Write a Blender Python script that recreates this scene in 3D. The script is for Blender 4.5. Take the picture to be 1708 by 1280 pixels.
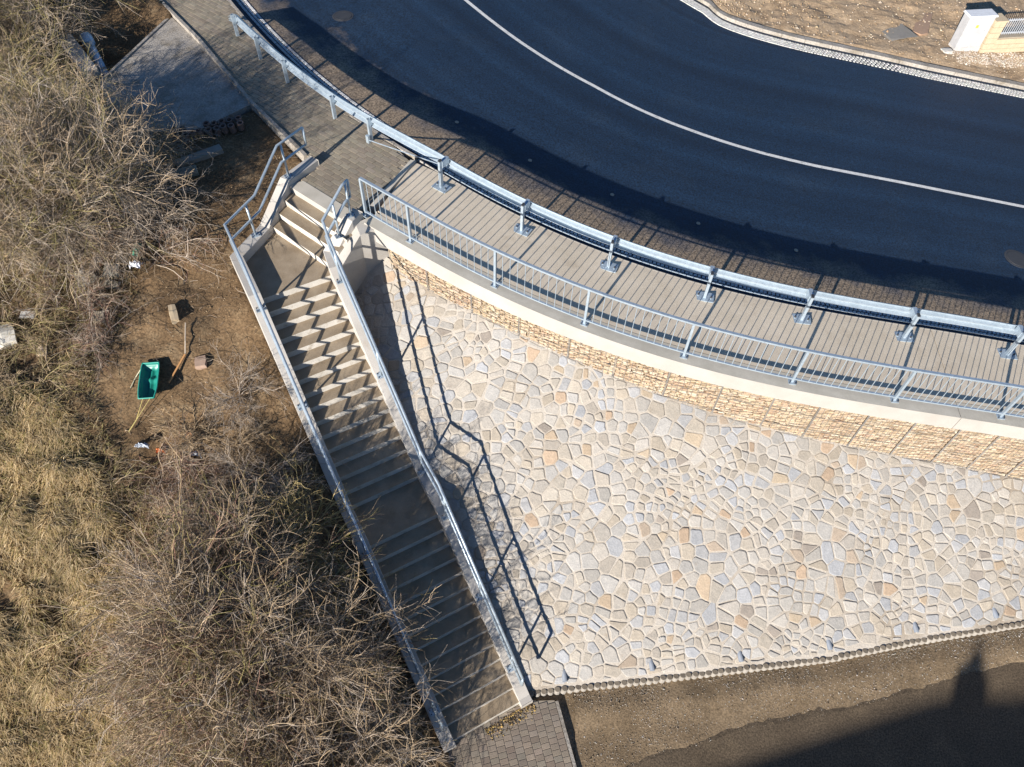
import bpy, math, random
import numpy as np
from mathutils import Vector, Matrix
random.seed(7); np.random.seed(7)
scene = bpy.context.scene
for o in list(bpy.data.objects): bpy.data.objects.remove(o)
COL = scene.collection

# ------------------------------------------------------------ camera
CAMH = 12.0
cam = bpy.data.cameras.new('camera'); camo = bpy.data.objects.new('camera', cam); COL.objects.link(camo)
cam.sensor_width = 36.0; cam.lens = 36.0 * 1250.0 / 1708.0; cam.clip_end = 500; cam.clip_start = .1
dn = Vector((817 - 854, -(1560 - 640), -1250)).normalized(); upv = -dn
fw = Vector((0, 0, -1)); Yv = (fw - upv * fw.dot(upv)).normalized(); Xv = Yv.cross(upv)
R = Matrix((Xv, Yv, upv)).to_4x4()
camo.matrix_world = Matrix.Translation((0, 0, CAMH)) @ R
scene.camera = camo
# ------------------------------------------------------------ light
AZ = math.radians(61); EL = math.radians(19)
ldir = Vector((math.cos(EL) * math.cos(AZ), math.cos(EL) * math.sin(AZ), -math.sin(EL)))
w = bpy.data.worlds.new('World'); scene.world = w; w.use_nodes = True
nt = w.node_tree; sky = nt.nodes.new('ShaderNodeTexSky'); sky.sky_type = 'NISHITA'; sky.sun_disc = False
sky.sun_elevation = EL; sky.sun_rotation = math.atan2(-ldir.x, -ldir.y); sky.air_density = 1.0; sky.dust_density = 0.; sky.ozone_density = 6.0
bg = nt.nodes['Background']; nt.links.new(sky.outputs[0], bg.inputs[0]); bg.inputs[1].default_value = .062
sun = bpy.data.lights.new('sun', 'SUN'); sun.energy = 5.0; sun.angle = math.radians(.53); sun.color = (1.0, .935, .85)
suno = bpy.data.objects.new('sun', sun); COL.objects.link(suno); suno.rotation_euler = ldir.to_track_quat('-Z', 'Y').to_euler()
suno.location = (-20, -30, 40)
scene.view_settings.view_transform = 'Standard'; scene.view_settings.look = 'None'
scene.view_settings.exposure = 1.06; scene.view_settings.gamma = 1.0
scene.render.engine = 'CYCLES'
scene.render.resolution_x = 1024; scene.render.resolution_y = 767

# ------------------------------------------------------------ materials
MATS = {}
def pmat(name, c1, c2, scale=3., rough=.85, bump=0., bscale=40., attr=False, metal=0., c3=None, s3=1., t3=(.5, .65), spec=.3,
         up=None, uprange=(.3, .8), fine=.0, fscale=90., dattr=None):
    m = bpy.data.materials.new(name); m.use_nodes = True; n = m.node_tree.nodes; L = m.node_tree.links
    b = n['Principled BSDF']; b.inputs['Roughness'].default_value = rough; b.inputs['Metallic'].default_value = metal
    b.inputs['Specular IOR Level'].default_value = spec
    g = n.new('ShaderNodeNewGeometry')
    def noise(s, det=4., rgh=.6):
        t = n.new('ShaderNodeTexNoise'); t.inputs['Scale'].default_value = s; t.inputs['Detail'].default_value = det
        t.inputs['Roughness'].default_value = rgh; L.new(g.outputs['Position'], t.inputs['Vector']); return t.outputs['Fac']
    def mr(x, a, bb, c=0., d=1.):
        q = n.new('ShaderNodeMapRange'); q.inputs[1].default_value = a; q.inputs[2].default_value = bb
        q.inputs[3].default_value = c; q.inputs[4].default_value = d; L.new(x, q.inputs[0]); return q.outputs[0]
    def mix(f, a, bb, mode='MIX'):
        q = n.new('ShaderNodeMix'); q.data_type = 'RGBA'; q.blend_type = mode
        if isinstance(f, float): q.inputs[0].default_value = f
        else: L.new(f, q.inputs[0])
        for i, x in ((6, a), (7, bb)):
            if isinstance(x, tuple): q.inputs[i].default_value = (*x, 1)
            else: L.new(x, q.inputs[i])
        return q.outputs[2]
    col = mix(mr(noise(scale), .32, .68), c1, c2)
    if c3: col = mix(mr(noise(s3, 6., .65), t3[0], t3[1]), col, c3)
    if dattr:                                   # colour that follows distance from the kerb (dust blown to the edge)
        a = n.new('ShaderNodeAttribute'); a.attribute_name = 'd'
        ad = n.new('ShaderNodeMath'); ad.operation = 'ADD'; L.new(a.outputs['Fac'], ad.inputs[0]); L.new(mr(noise(1.3, 5.), .3, .7, -.45, .45), ad.inputs[1])
        cx_ = n.new('ShaderNodeCombineXYZ'); L.new(a.outputs['Fac'], cx_.inputs[0]); t_ = n.new('ShaderNodeTexNoise'); t_.inputs['Scale'].default_value = 1.1; t_.inputs['Detail'].default_value = 3.
        L.new(cx_.outputs[0], t_.inputs['Vector']); col = mix(1., col, mix(mr(t_.outputs['Fac'], .35, .65), (.72, .73, .75), (1.55, 1.5, 1.42)), 'MULTIPLY')
        col = mix(mr(ad.outputs[0], dattr[0], dattr[1]), dattr[2], col)
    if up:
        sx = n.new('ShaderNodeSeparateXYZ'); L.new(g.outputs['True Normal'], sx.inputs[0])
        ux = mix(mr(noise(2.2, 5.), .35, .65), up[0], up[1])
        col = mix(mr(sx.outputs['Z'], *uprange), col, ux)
    if attr:
        a = n.new('ShaderNodeAttribute'); a.attribute_name = 'col'
        col = mix(1., col, a.outputs['Color'], 'MULTIPLY')
    if fine:
        col = mix(1., col, mix(mr(noise(fscale, 2., .5), .3, .7), (1 - fine,) * 3, (1 + fine,) * 3), 'MULTIPLY')
    L.new(col, b.inputs['Base Color'])
    if bump:
        bp = n.new('ShaderNodeBump'); bp.inputs['Strength'].default_value = bump; bp.inputs['Distance'].default_value = .02
        L.new(noise(bscale, 5.), bp.inputs['Height']); L.new(bp.outputs[0], b.inputs['Normal'])
    MATS[name] = m; return m
M_asph = pmat('asphalt', (.0045, .0155, .037), (.0075, .0205, .045), .35, .66, .4, 45, spec=.4, fine=.65, fscale=22, dattr=(1.15, 2.15, (.20, .152, .105)), c3=(.012, .024, .045), s3=.6, t3=(.52, .8))  # blue of the reflected sky is painted into the base colours
M_asph2 = pmat('worn_asphalt', (.085, .063, .041), (.112, .084, .055), .8, .9, .4, 40, fine=.45, fscale=28, c3=(.135, .10, .063), s3=.9, t3=(.52, .7))
M_white = pmat('road_paint', (.56, .55, .53), (.70, .69, .66), 6, .7, .3, 60, fine=.2, fscale=40, c3=(.22, .22, .22), s3=9, t3=(.56, .78))
M_conc = pmat('concrete', (.53, .45, .345), (.60, .515, .405), 1.1, .9, .15, 60, fine=.12, fscale=60, c3=(.44, .36, .265), s3=1.6, t3=(.56, .78))
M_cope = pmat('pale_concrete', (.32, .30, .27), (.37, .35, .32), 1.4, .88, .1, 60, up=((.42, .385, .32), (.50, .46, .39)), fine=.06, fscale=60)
M_cheek = pmat('cheek_concrete', (.36, .335, .30), (.45, .425, .39), 1.2, .88, .15, 50, fine=.08, fscale=60, c3=(.36, .31, .25), s3=2.5, t3=(.6, .8))
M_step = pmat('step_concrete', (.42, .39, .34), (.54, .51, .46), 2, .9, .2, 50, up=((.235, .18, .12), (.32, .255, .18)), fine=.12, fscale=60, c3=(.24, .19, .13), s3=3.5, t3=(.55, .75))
M_zinc = pmat('galvanised_steel', (.34, .41, .47), (.43, .50, .56), 7, .42, 0, attr=False, metal=.45, spec=.5, c3=(.29, .35, .41), s3=20, t3=(.5, .7))
M_zdark = pmat('bolt_steel', (.05, .05, .055), (.09, .09, .09), 9, .5, metal=.5)
M_stone = pmat('pitching_stone', (.88, .88, .88), (1.08, 1.06, 1.04), 9, .85, .45, 22, attr=True, fine=.14, fscale=45, c3=(.78, .70, .62), s3=6, t3=(.6, .8))
M_mortar = pmat('mortar', (.35, .315, .27), (.385, .35, .305), 2.5, .95, .5, 30, fine=.15, fscale=45, c3=(.24, .20, .155), s3=.7, t3=(.5, .7))
M_gab = pmat('gabion_stone', (.9, .9, .9), (1.1, 1.08, 1.02), 9, .9, .6, 25, attr=True, fine=.18, fscale=30, c3=(.72, .62, .5), s3=7, t3=(.58, .75))
M_gabdark = pmat('gabion_void', (.31, .245, .17), (.36, .29, .205), 6, .95)
M_wire = pmat('gabion_wire', (.20, .19, .18), (.26, .25, .24), 8, .5, metal=.4)
M_paver = pmat('paver', (.93, .93, .93), (1.07, 1.06, 1.05), 5, .9, .25, 60, attr=True, fine=.12, fscale=60)
M_joint = pmat('joint_sand', (.25, .215, .165), (.34, .29, .225), 4, .95)
M_sett = pmat('granite_sett', (.9, .9, .9), (1.1, 1.1, 1.1), 20, .85, .3, 60, attr=True)
M_earth = pmat('earth', (.115, .072, .036), (.17, .11, .058), 1.0, .97, .9, 14, fine=.4, fscale=22, c3=(.23, .165, .095), s3=2.2, t3=(.52, .72))
M_bank = pmat('clay_bank', (.30, .215, .135), (.37, .275, .18), .9, .97, .9, 9, fine=.25, fscale=14, c3=(.24, .165, .10), s3=1.6, t3=(.5, .7))
M_verge = pmat('verge_dirt', (.175, .125, .074), (.235, .172, .106), 1.2, .95, .5, 25, fine=.35, fscale=25, c3=(.115, .082, .048), s3=.9, t3=(.5, .72))
M_gravel = pmat('gravel_bits', (.9, .9, .9), (1.1, 1.08, 1.05), 20, .9, attr=True)
M_twig = pmat('twig_bark', (.85, .85, .85), (1.15, 1.1, 1.05), 3, .85, attr=True)
M_grass = pmat('dry_grass', (.8, .8, .8), (1.15, 1.12, 1.05), 1.2, .9, attr=True)
M_oldslab = pmat('weathered_slab', (.27, .245, .215), (.36, .33, .29), 1.4, .95, .7, 20, fine=.25, fscale=25, c3=(.20, .17, .13), s3=1.8, t3=(.5, .7))
M_plain = pmat('painted_bits', (.92, .92, .92), (1.08, 1.08, 1.08), 6, .6, .1, 30, attr=True)
M_plast = pmat('plastic', (.95, .95, .95), (1.05, 1.05, 1.05), 6, .38, attr=True, spec=.5)
M_sand = pmat('sandstone_block', (.43, .345, .23), (.49, .40, .28), 5, .9, .25, 40, fine=.08)
M_wall = pmat('house_plaster', (.52, .47, .38), (.58, .53, .44), 2, .9)
M_roof = pmat('roof_tile', (.25, .10, .06), (.32, .14, .09), 4, .8)

# ------------------------------------------------------------ mesh helpers
def tag(o, label=None, cat=None, group=None, kind=None):
    if label: o['label'] = label
    if cat: o['category'] = cat
    if group: o['group'] = group
    if kind: o['kind'] = kind
    return o
def empty(name, loc=(0, 0, 0), rz=0., **k):
    o = bpy.data.objects.new(name, None); COL.objects.link(o); o.location = loc; o.rotation_euler = (0, 0, rz); o.empty_display_size = .2
    return tag(o, **k)
class MB:
    def __init__(s): s.v = []; s.f = []; s.c = []
    def add(s, v, f, c=(1, 1, 1)):
        b = len(s.v); s.v += [tuple(map(float, p)) for p in v]; s.f += [tuple(int(i) + b for i in q) for q in f]; s.c += [c] * len(v)
    def box(s, c, ax, ay, az, col=(1, 1, 1), taper=1.):
        c, ax, ay, az = (Vector(q) for q in (c, ax, ay, az)); v = []
        for k, tp in ((-1, 1.), (1, taper)):
            for i, j in ((-1, -1), (1, -1), (1, 1), (-1, 1)): v.append(c + ax * i * tp + ay * j * tp + az * k)
        s.add(v, [(3, 2, 1, 0), (4, 5, 6, 7), (0, 1, 5, 4), (1, 2, 6, 5), (2, 3, 7, 6), (3, 0, 4, 7)], col)
    def prism(s, poly, zt, zb, col=(1, 1, 1)):
        n = len(poly); zt = zt if callable(zt) else (lambda x, y, z=zt: z); zb = zb if callable(zb) else (lambda x, y, z=zb: z)
        v = [(x, y, zb(x, y)) for x, y in poly] + [(x, y, zt(x, y)) for x, y in poly]
        s.add(v, [tuple(range(n - 1, -1, -1)), tuple(range(n, 2 * n))] + [(i, (i + 1) % n, n + (i + 1) % n, n + i) for i in range(n)], col)
    def tube(s, pts, r, n=8, col=(1, 1, 1), closed_caps=True, flat=None):
        pts = [Vector(p) for p in pts]; v = []; k = len(pts); rr = r if isinstance(r, (list, tuple)) else [r] * k
        prev = None
        for i, p in enumerate(pts):
            a = (pts[i] - pts[i - 1]).normalized() if i else None; b = (pts[i + 1] - pts[i]).normalized() if i < k - 1 else None
            t = ((a or b) + (b or a)).normalized()
            x = t.cross(Vector((0, 0, 1)))
            if x.length < .1: x = t.cross(Vector((0, 1, 0))) if prev is None else prev - t * prev.dot(t)
            x.normalize(); y = t.cross(x).normalized(); prev = x
            m = 1.
            if a and b: m = 1. / max(.35, math.sqrt((1 + a.dot(b)) / 2))
            for j in range(n):
                q = 2 * math.pi * (j + .5) / n; hx, hy = (flat if flat else (rr[i], rr[i]))
                cx, cy = math.cos(q), math.sin(q)
                if n == 4: cx, cy = math.copysign(1, cx), math.copysign(1, cy)
                v.append(p + x * cx * hx * (m if flat is None else 1.) + y * cy * hy)
        f = [(i * n + j, i * n + (j + 1) % n, (i + 1) * n + (j + 1) % n, (i + 1) * n + j) for i in range(k - 1) for j in range(n)]
        if closed_caps: f += [tuple(range(n - 1, -1, -1)), tuple(range((k - 1) * n, k * n))]
        s.add(v, f, col)
    def build(s, name, mat, parent=None, smooth=False, **k):
        me = bpy.data.meshes.new(name); me.from_pydata(s.v, [], s.f); me.materials.append(mat)
        if any(c != (1, 1, 1) for c in s.c) or True:
            at = me.color_attributes.new('col', 'FLOAT_COLOR', 'POINT')
            at.data.foreach_set('color', np.array([(*c, 1) for c in s.c], 'f').ravel())
        if smooth: me.polygons.foreach_set('use_smooth', [True] * len(me.polygons))
        o = bpy.data.objects.new(name, me); COL.objects.link(o)
        if parent is not None:
            o.parent = parent; o.matrix_parent_inverse = Matrix.Translation(parent.location).inverted() if parent.rotation_euler.z == 0 else (Matrix.Translation(parent.location) @ Matrix.Rotation(parent.rotation_euler.z, 4, 'Z')).inverted()
        return tag(o, **k)
def npmesh(name, v, f, mat, col=None, parent=None, **k):
    me = bpy.data.meshes.new(name); nv, nf, m = len(v), len(f), f.shape[1]
    me.vertices.add(nv); me.vertices.foreach_set('co', np.asarray(v, 'f').ravel())
    me.loops.add(nf * m); me.loops.foreach_set('vertex_index', np.asarray(f, 'i').ravel())
    me.polygons.add(nf); me.polygons.foreach_set('loop_start', np.arange(0, nf * m, m, dtype='i'))
    me.update(calc_edges=True); me.materials.append(mat)
    if col is not None:
        at = me.color_attributes.new('col', 'FLOAT_COLOR', 'POINT'); c = np.ones((nv, 4), 'f'); c[:, :3] = col; at.data.foreach_set('color', c.ravel())
    me.polygons.foreach_set('use_smooth', [False] * nf); me.validate()
    o = bpy.data.objects.new(name, me); COL.objects.link(o)
    if parent is not None: o.parent = parent
    return tag(o, **k)
def rc(base, j=.08):
    k = 1 + random.uniform(-j, j); return tuple(max(0., b * k * (1 + random.uniform(-j, j) * .15)) for b in base)
def clip(poly, nx, ny, c):                       # keep nx*x+ny*y <= c
    out = []; n = len(poly)
    for i in range(n):
        a, b = poly[i], poly[(i + 1) % n]; da = nx * a[0] + ny * a[1] - c; db = nx * b[0] + ny * b[1] - c
        if da <= 0: out.append(a)
        if (da < 0 < db) or (db < 0 < da):
            t = da / (da - db); out.append((a[0] + t * (b[0] - a[0]), a[1] + t * (b[1] - a[1])))
    return out
def area(p): return .5 * sum(p[i][0] * p[(i + 1) % len(p)][1] - p[(i + 1) % len(p)][0] * p[i][1] for i in range(len(p)))
def inside(p, poly):
    c = False; j = len(poly) - 1
    for i in range(len(poly)):
        a, b = poly[i], poly[j]
        if (a[1] > p[1]) != (b[1] > p[1]) and p[0] < (b[0] - a[0]) * (p[1] - a[1]) / (b[1] - a[1]) + a[0]: c = not c
        j = i
    return c
def inset(poly, g):
    n = len(poly); out = poly
    for i in range(n):
        a, b = poly[i], poly[(i + 1) % n]; ex, ey = b[0] - a[0], b[1] - a[1]; l = math.hypot(ex, ey)
        if l < 1e-5: continue
        nx, ny = ey / l, -ex / l
        out = clip(out, nx, ny, nx * a[0] + ny * a[1] - g)
        if len(out) < 3: return []
    return out
def chamfer(poly, lo=.12, hi=.25):
    out = []; n = len(poly)
    for i in range(n):
        p, a, b = poly[i], poly[i - 1], poly[(i + 1) % n]; k = random.uniform(lo, hi)
        la = math.hypot(a[0] - p[0], a[1] - p[1]); lb = math.hypot(b[0] - p[0], b[1] - p[1]); m = min(la, lb, .16) * k
        if m < .006: out.append(p); continue
        out.append((p[0] + (a[0] - p[0]) * m / la, p[1] + (a[1] - p[1]) * m / la)); out.append((p[0] + (b[0] - p[0]) * m / lb, p[1] + (b[1] - p[1]) * m / lb))
    return out

# ------------------------------------------------------------ the layout
def U(x): return -.125 * .5 * ((x + 2.7) + math.sqrt((x + 2.7) ** 2 + .5))
KC = [-2.90784682995692e-05, -0.0009038006277637474, 0.042969168434014604, -0.5140567164243715, 14.171046060516714]
def Kf(x):
    xc = min(max(x, -9.5), 12.); y = 0.
    for c in KC: y = y * xc + c
    d = ((4 * KC[0] * xc + 3 * KC[1]) * xc + 2 * KC[2]) * xc + KC[3]
    return y + d * (x - xc), d
KS = []                                           # kerb samples: x, y, nx, ny (normal points to the road), arc length
x = -18.; arc = 0.
while x < 24.:
    y, d = Kf(x); l = math.hypot(1, d)
    KS.append((x, y, -d / l, 1 / l, arc)); x += .1 / l; arc += .1
def kat(a):
    i = min(max(a / .1, 0), len(KS) - 1.001); j = int(i); t = i - j
    return [KS[j][k] + t * (KS[j + 1][k] - KS[j][k]) for k in range(4)]
def kp(a, off):
    q = kat(a); return q[0] + q[2] * off, q[1] + q[3] * off
def arcx(x0): return min(KS, key=lambda q: abs(q[0] - x0))[4]
def near_arc(px, py): return min(KS, key=lambda q: (q[0] - px) ** 2 + (q[1] - py) ** 2)[4]
AEND = KS[-1][4]
def arc_for(px, py, off): return min(KS, key=lambda q: (q[0] + q[2] * off - px) ** 2 + (q[1] + q[3] * off - py) ** 2)[4]
def strip(mb, a0, a1, o0, o1, z0, z1=None, step=.4, col=(1, 1, 1)):     # flat strip, or a solid when z1 (depth below) is given
    n = max(1, int(math.ceil((a1 - a0) / step))); v = []
    for i in range(n + 1):
        a = a0 + (a1 - a0) * i / n
        for o in ((o0(a) if callable(o0) else o0), (o1(a) if callable(o1) else o1)):
            p = kp(a, o); v.append((p[0], p[1], U(p[0]) + z0))
            if z1 is not None: v.append((p[0], p[1], U(p[0]) + z1))
    if z1 is None: mb.add(v, [(2 * i, 2 * i + 2, 2 * i + 3, 2 * i + 1) for i in range(n)], col)
    else:
        f = []
        for i in range(n):
            b = 4 * i; f += [(b, b + 4, b + 6, b + 2), (b + 1, b + 3, b + 7, b + 5), (b, b + 1, b + 5, b + 4), (b + 2, b + 6, b + 7, b + 3)]
        f += [(0, 2, 3, 1), (4 * n, 4 * n + 1, 4 * n + 3, 4 * n + 2)]; mb.add(v, f, col)
def far(a): return float(np.interp(kat(a)[0], [-12, 0, 3.4, 9, 13, 24], [14., 13.45, 13., 12.5, 12.3, 12.3]))
def cen(a): return float(np.interp(kat(a)[0], [-10, -5, -1.5, 3.4, 6.3, 8.2, 12, 20], [6.6, 6.58, 6.62, 6.38, 6.17, 6.06, 5.97, 5.95]))
O = Vector((-5.03, 11.85)); D = Vector((.509, -.8607)).normalized(); Ee = Vector((-D.y, D.x))
def se(s, e): return (O.x + D.x * s + Ee.x * e, O.y + D.y * s + Ee.y * e)
def to_se(x, y): q = Vector((x, y)) - O; return q.dot(D), q.dot(Ee)
ZG = -5.78; RISE = .17
from mathutils import noise as mn
SLABR = [(-10.8, 22.6), (-11.8, 18.7), (-10.6, 16.45), (-8.45, 16.70), (-7.3, 17.95), (-9.5, 21.0)]
def T(x, y):
    s, e = to_se(x, y)
    z = float(np.interp(s, [-16, -6, -3, -1.3, 0, 9.4, 10.5, 40], [.2, -.2, -.35, -.75, -.9, -5.72, -5.8, -5.9]))
    far_l = min(1., max(0., (-e - 1.1) / .8))
    z += far_l * (.16 * mn.noise(Vector((x * .55, y * .55, 1))) + .09 * mn.noise(Vector((x * 1.7, y * 1.7, 5))) + .04 * mn.noise(Vector((x * 5, y * 5, 9))))
    g = min(1., max(0., (-x - 7.6) / .8)) * min(1., max(0., (9. - y) / 1.5))          # tussocks under the dry grass
    z += g * .6 * abs(mn.noise(Vector((x * 1.9, y * 1.3, 3))))
    if inside((x, y), SLABR): z = min(z, -.5)
    z -= 1.3 * math.exp(-(((x + 12.1) / .9) ** 2 + ((y - 20.6) / 1.3) ** 2))
    return z

# ------------------------------------------------------------ the setting
mb = MB(); S = 260; mb.add([(-S, -S, -5.86), (S, -S, -5.86), (S, S, -5.86), (-S, S, -5.86)], [(0, 1, 2, 3)])
mb.build('ground', M_verge, kind='structure')
# hillside left of the stairs
gx = np.arange(-26, .6, .13); gy = np.arange(-3, 33, .13); v = []
WL = [(-16.5, 29.2), (-11.42, 23.16), (-9.55, 20.95), (-7.3, 17.95), (-6.19, 16.68), (-5.43, 15.78)]
def walk_left_x(y): return float(np.interp(-y, [-p[1] for p in WL], [p[0] for p in WL]))
for yy in gy:
    for xx in gx:
        s, e = to_se(xx, yy); z = T(xx, yy)
        if s > -1.3 and e > -.95: z = -9.
        elif yy < 15.8 and s <= -1.3 and xx > -6.57 + (yy - 12.5) * .46: z = -9.
        elif yy >= 15.8 and xx > walk_left_x(yy) + .05: z = min(z, -.6)
        v.append((xx, yy, z))
nx_ = len(gx); f = np.array([(j * nx_ + i, j * nx_ + i + 1, (j + 1) * nx_ + i + 1, (j + 1) * nx_ + i) for j in range(len(gy) - 1) for i in range(nx_ - 1)])
hs = npmesh('hillside', np.array(v), f, M_earth, kind='structure'); hs.data.polygons.foreach_set('use_smooth', [True] * len(f))
# upper road
def road_mesh():
    v = []; dd = []; cols = np.concatenate([np.array([-.2, .25, .6, .62, 1., 1.4, 1.8, 2.2, 2.6, 3.]), np.linspace(3.8, 12, 10)]); A = np.arange(0, AEND, .5)
    for a in A:
        F = far(a) + .62
        for o in list(cols) + [F]:
            p = kp(a, o); v.append((p[0], p[1], U(p[0]) - .15)); dd.append((o if p[0] > -6 else o + .6) if .61 < o < F - .3 else 6.)
    k = len(cols) + 1
    f = np.array([(i * k + j, (i + 1) * k + j, (i + 1) * k + j + 1, i * k + j + 1) for i in range(len(A) - 1) for j in range(k - 1)])
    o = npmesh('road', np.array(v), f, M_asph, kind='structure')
    at = o.data.attributes.new('d', 'FLOAT', 'POINT'); at.data.foreach_set('value', np.array(dd, 'f'))
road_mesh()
mb = MB(); strip(mb, 2, AEND - 1, lambda a: cen(a) - .065, lambda a: cen(a) + .065, -.146); mb.build('centre_line', M_white, kind='structure')
# sett gutters on both sides of the road (tiny setts, one mass each)
def setts(name, o0f, rows, sz, col, a0, a1, label):
    mb = MB(); a = a0
    while a < a1:
        for r in range(rows):
            o = o0f(a) + (r + .5) * sz; p = kp(a + random.uniform(-.008, .008) + (sz / 2 if r % 2 else 0), o); q = kat(a)
            n_ = Vector((q[2], q[3], 0)); t = Vector((q[3], -q[2], 0)); h = sz * .43
            mb.box((p[0], p[1], U(p[0]) - .150 + random.uniform(-.004, .004)), t * h * random.uniform(.86, 1.), n_ * h * random.uniform(.86, 1.), (0, 0, .018), rc(col, .16), .82)
        a += sz
    mb.build(name, M_sett, label=label, category=None, kind='stuff') if False else tag(mb.build(name, M_sett), label, 'gutter', None, 'stuff')
setts('near_gutter_setts', lambda a: .27, 3, .105, (.50, .50, .50), 6, AEND - 2, 'narrow strip of grey granite setts along the guardrail edge of the road')
setts('far_gutter_setts', lambda a: far(a), 4, .11, (.50, .49, .46), 12, AEND - 2, 'pale strip of granite setts along the far road edge')
# far kerb in stones 1 m long, and the clay bank behind it
kr = empty('far_kerb', (kp(30, far(30))[0], kp(30, far(30))[1], -.15)); tag(kr, kind='structure')
a = 12.
while a < AEND - 1:
    mb = MB(); strip(mb, a, a + .985, lambda q: far(q) + .60, lambda q: far(q) + .83, -.03, -.4, .5); mb.build('kerb_stone', M_oldslab, kr); a += 1.
def bank():
    v = []; A = np.arange(8, AEND, .22); offs = np.concatenate([np.linspace(.83, 5, 24), np.linspace(5.6, 30, 14)])
    for a in A:
        for k, o in enumerate(offs):
            p = kp(a, far(a) + o); h = min(.6, (o - .83) * .09)
            z = U(p[0]) - .10 + h + (0 if k == 0 else .10 * mn.noise(Vector((p[0] * .8, p[1] * .8, 2))) + .05 * mn.noise(Vector((p[0] * 3, p[1] * 3, 7))) + .02)
            v.append((p[0], p[1], z))
    k = len(offs); f = np.array([(i * k + j, (i + 1) * k + j, (i + 1) * k + j + 1, i * k + j + 1) for i in range(len(A) - 1) for j in range(k - 1)])
    npmesh('clay_bank', np.array(v), f, M_bank, kind='structure')
bank()
# manhole covers
def manhole(x, y, r, lab):
    e = empty('manhole_cover', (x, y, U(x) - .15), label=lab, cat='manhole cover')
    for nm, r0, r1, h in (('ring', r * .84, r, .006), ('lid', 0., r * .82, .009)):
        mb = MB(); n = 28; v = [];
        for i in range(n):
            q = 2 * math.pi * i / n
            for rr, zz in ((r1, 0), (r1 * .98, h), (max(r0, .001), h)):
                px = x + rr * math.cos(q); py = y + rr * math.sin(q); v.append((px, py, U(px) - .15 + zz))
        f = []
        for i in range(n):
            j = (i + 1) % n; f += [(3 * i, 3 * j, 3 * j + 1, 3 * i + 1), (3 * i + 1, 3 * j + 1, 3 * j + 2, 3 * i + 2)]
        mb.add(v, f, (.045, .045, .048)); mb.build(nm, M_plain, e)
manhole(13.72, 15.4, .36, 'round dark manhole cover in the road at the right edge')
manhole(-5.73, 22.92, .33, 'round dark manhole cover in the shaded asphalt behind the guardrail end')
for k_, (x, y) in enumerate(((-1.79, 17.82), (.24, 16.61), (2.42, 15.68), (4.66, 15.02), (7.2, 14.5))):
    mb = MB(); n = 10; mb.prism([(x + .055 * math.cos(2 * math.pi * i / n), y + .055 * math.sin(2 * math.pi * i / n)) for i in range(n)], lambda a, b: U(a) - .138, lambda a, b: U(a) - .16, (.40, .30, .22))
    tag(mb.build('survey_plug', M_plain), ['small pale plug in the asphalt, leftmost of the row along the guardrail', 'small pale plug in the asphalt, second from the left of the row', 'small pale plug in the asphalt, middle one of the row of five', 'small pale plug in the asphalt, fourth from the left of the row', 'small pale plug in the asphalt, rightmost of the row along the guardrail'][k_], 'plug', 'row of pale plugs in the road')

# ------------------------------------------------------------ walkway slab, coping, pavers
CW = -2.58                                         # coping outer edge, from the kerb line
aW = near_arc(-2.76, 15.78)
aC = near_arc(-2.55, 15.75)
wk = empty('walkway', (0, 13, U(0))); tag(wk, kind='structure')
A0 = near_arc(-2.7, 15.75); 
def slab_part(a0, a1, name='slab'):
    mb = MB(); strip(mb, a0, a1, -2.13, 0., 0., -.32, .35); mb.build(name, M_conc, wk)
aJ = near_arc(10.1, 12.05)
A1 = A0 + .75
mb = MB(); q = [(-2.70, 15.72), kp(A1, 0.), kp(A1, -2.13), (-3.36, 13.80)]; mb.prism(q if area(q) > 0 else q[::-1], lambda x, y: U(x), lambda x, y: U(x) - .32); mb.build('slab', M_conc, wk)
slab_part(A1 + .002, aJ - .008); slab_part(aJ + .008, AEND)
mb = MB(); mb.prism([(-2.80, 15.74), (-2.66, 15.72), (-3.42, 13.95), (-3.58, 13.92)], .012, -.3); mb.build('edge_strip', M_cope, wk)
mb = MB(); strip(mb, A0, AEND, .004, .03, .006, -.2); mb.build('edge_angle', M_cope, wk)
# ------------------------------------------------------------ gabion wall with its concrete coping
ctop = lambda o: 0.
gw = empty('gabion_wall', (2, 10.3, -1.5), label='curved gabion retaining wall of yellow stone under a pale concrete coping', cat='retaining wall')
aG0 = arc_for(-3.64, 13.42, CW)
for k, (a0, a1) in enumerate(((aG0, aJ - .01), (aJ + .01, AEND))):
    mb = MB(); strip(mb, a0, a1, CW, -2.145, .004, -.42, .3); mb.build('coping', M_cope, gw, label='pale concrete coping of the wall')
def ztoe(x): return float(np.interp(x, [-3.6, -2.6, -.5, 1.5, 4, 6, 9, 13, 24], [-1.1, -1.15, -1.33, -1.68, -2.25, -2.72, -3.3, -4.0, -5.0]))
mb = MB(); n = 80; v = []
for i in range(n + 1):
    a = aG0 + .5 + (AEND - aG0 - .5) * i / n; p = kp(a, CW + .12); q = kp(a, -.6)
    v += [(p[0], p[1], U(p[0]) - .4), (p[0], p[1], ztoe(p[0]) - .6), (q[0], q[1], U(q[0]) - .36)]
f = []
for i in range(n): b = 3 * i; f += [(b, b + 1, b + 4, b + 3), (b, b + 3, b + 5, b + 2)]
mb.add(v, f); mb.build('backing', M_gabdark, gw)
GC = [(.41, .325, .225), (.42, .335, .235), (.395, .305, .21), (.44, .37, .28), (.37, .275, .19), (.41, .32, .235), (.46, .39, .305), (.385, .275, .195)]
a = aG0 + .62; bi = 0
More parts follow.
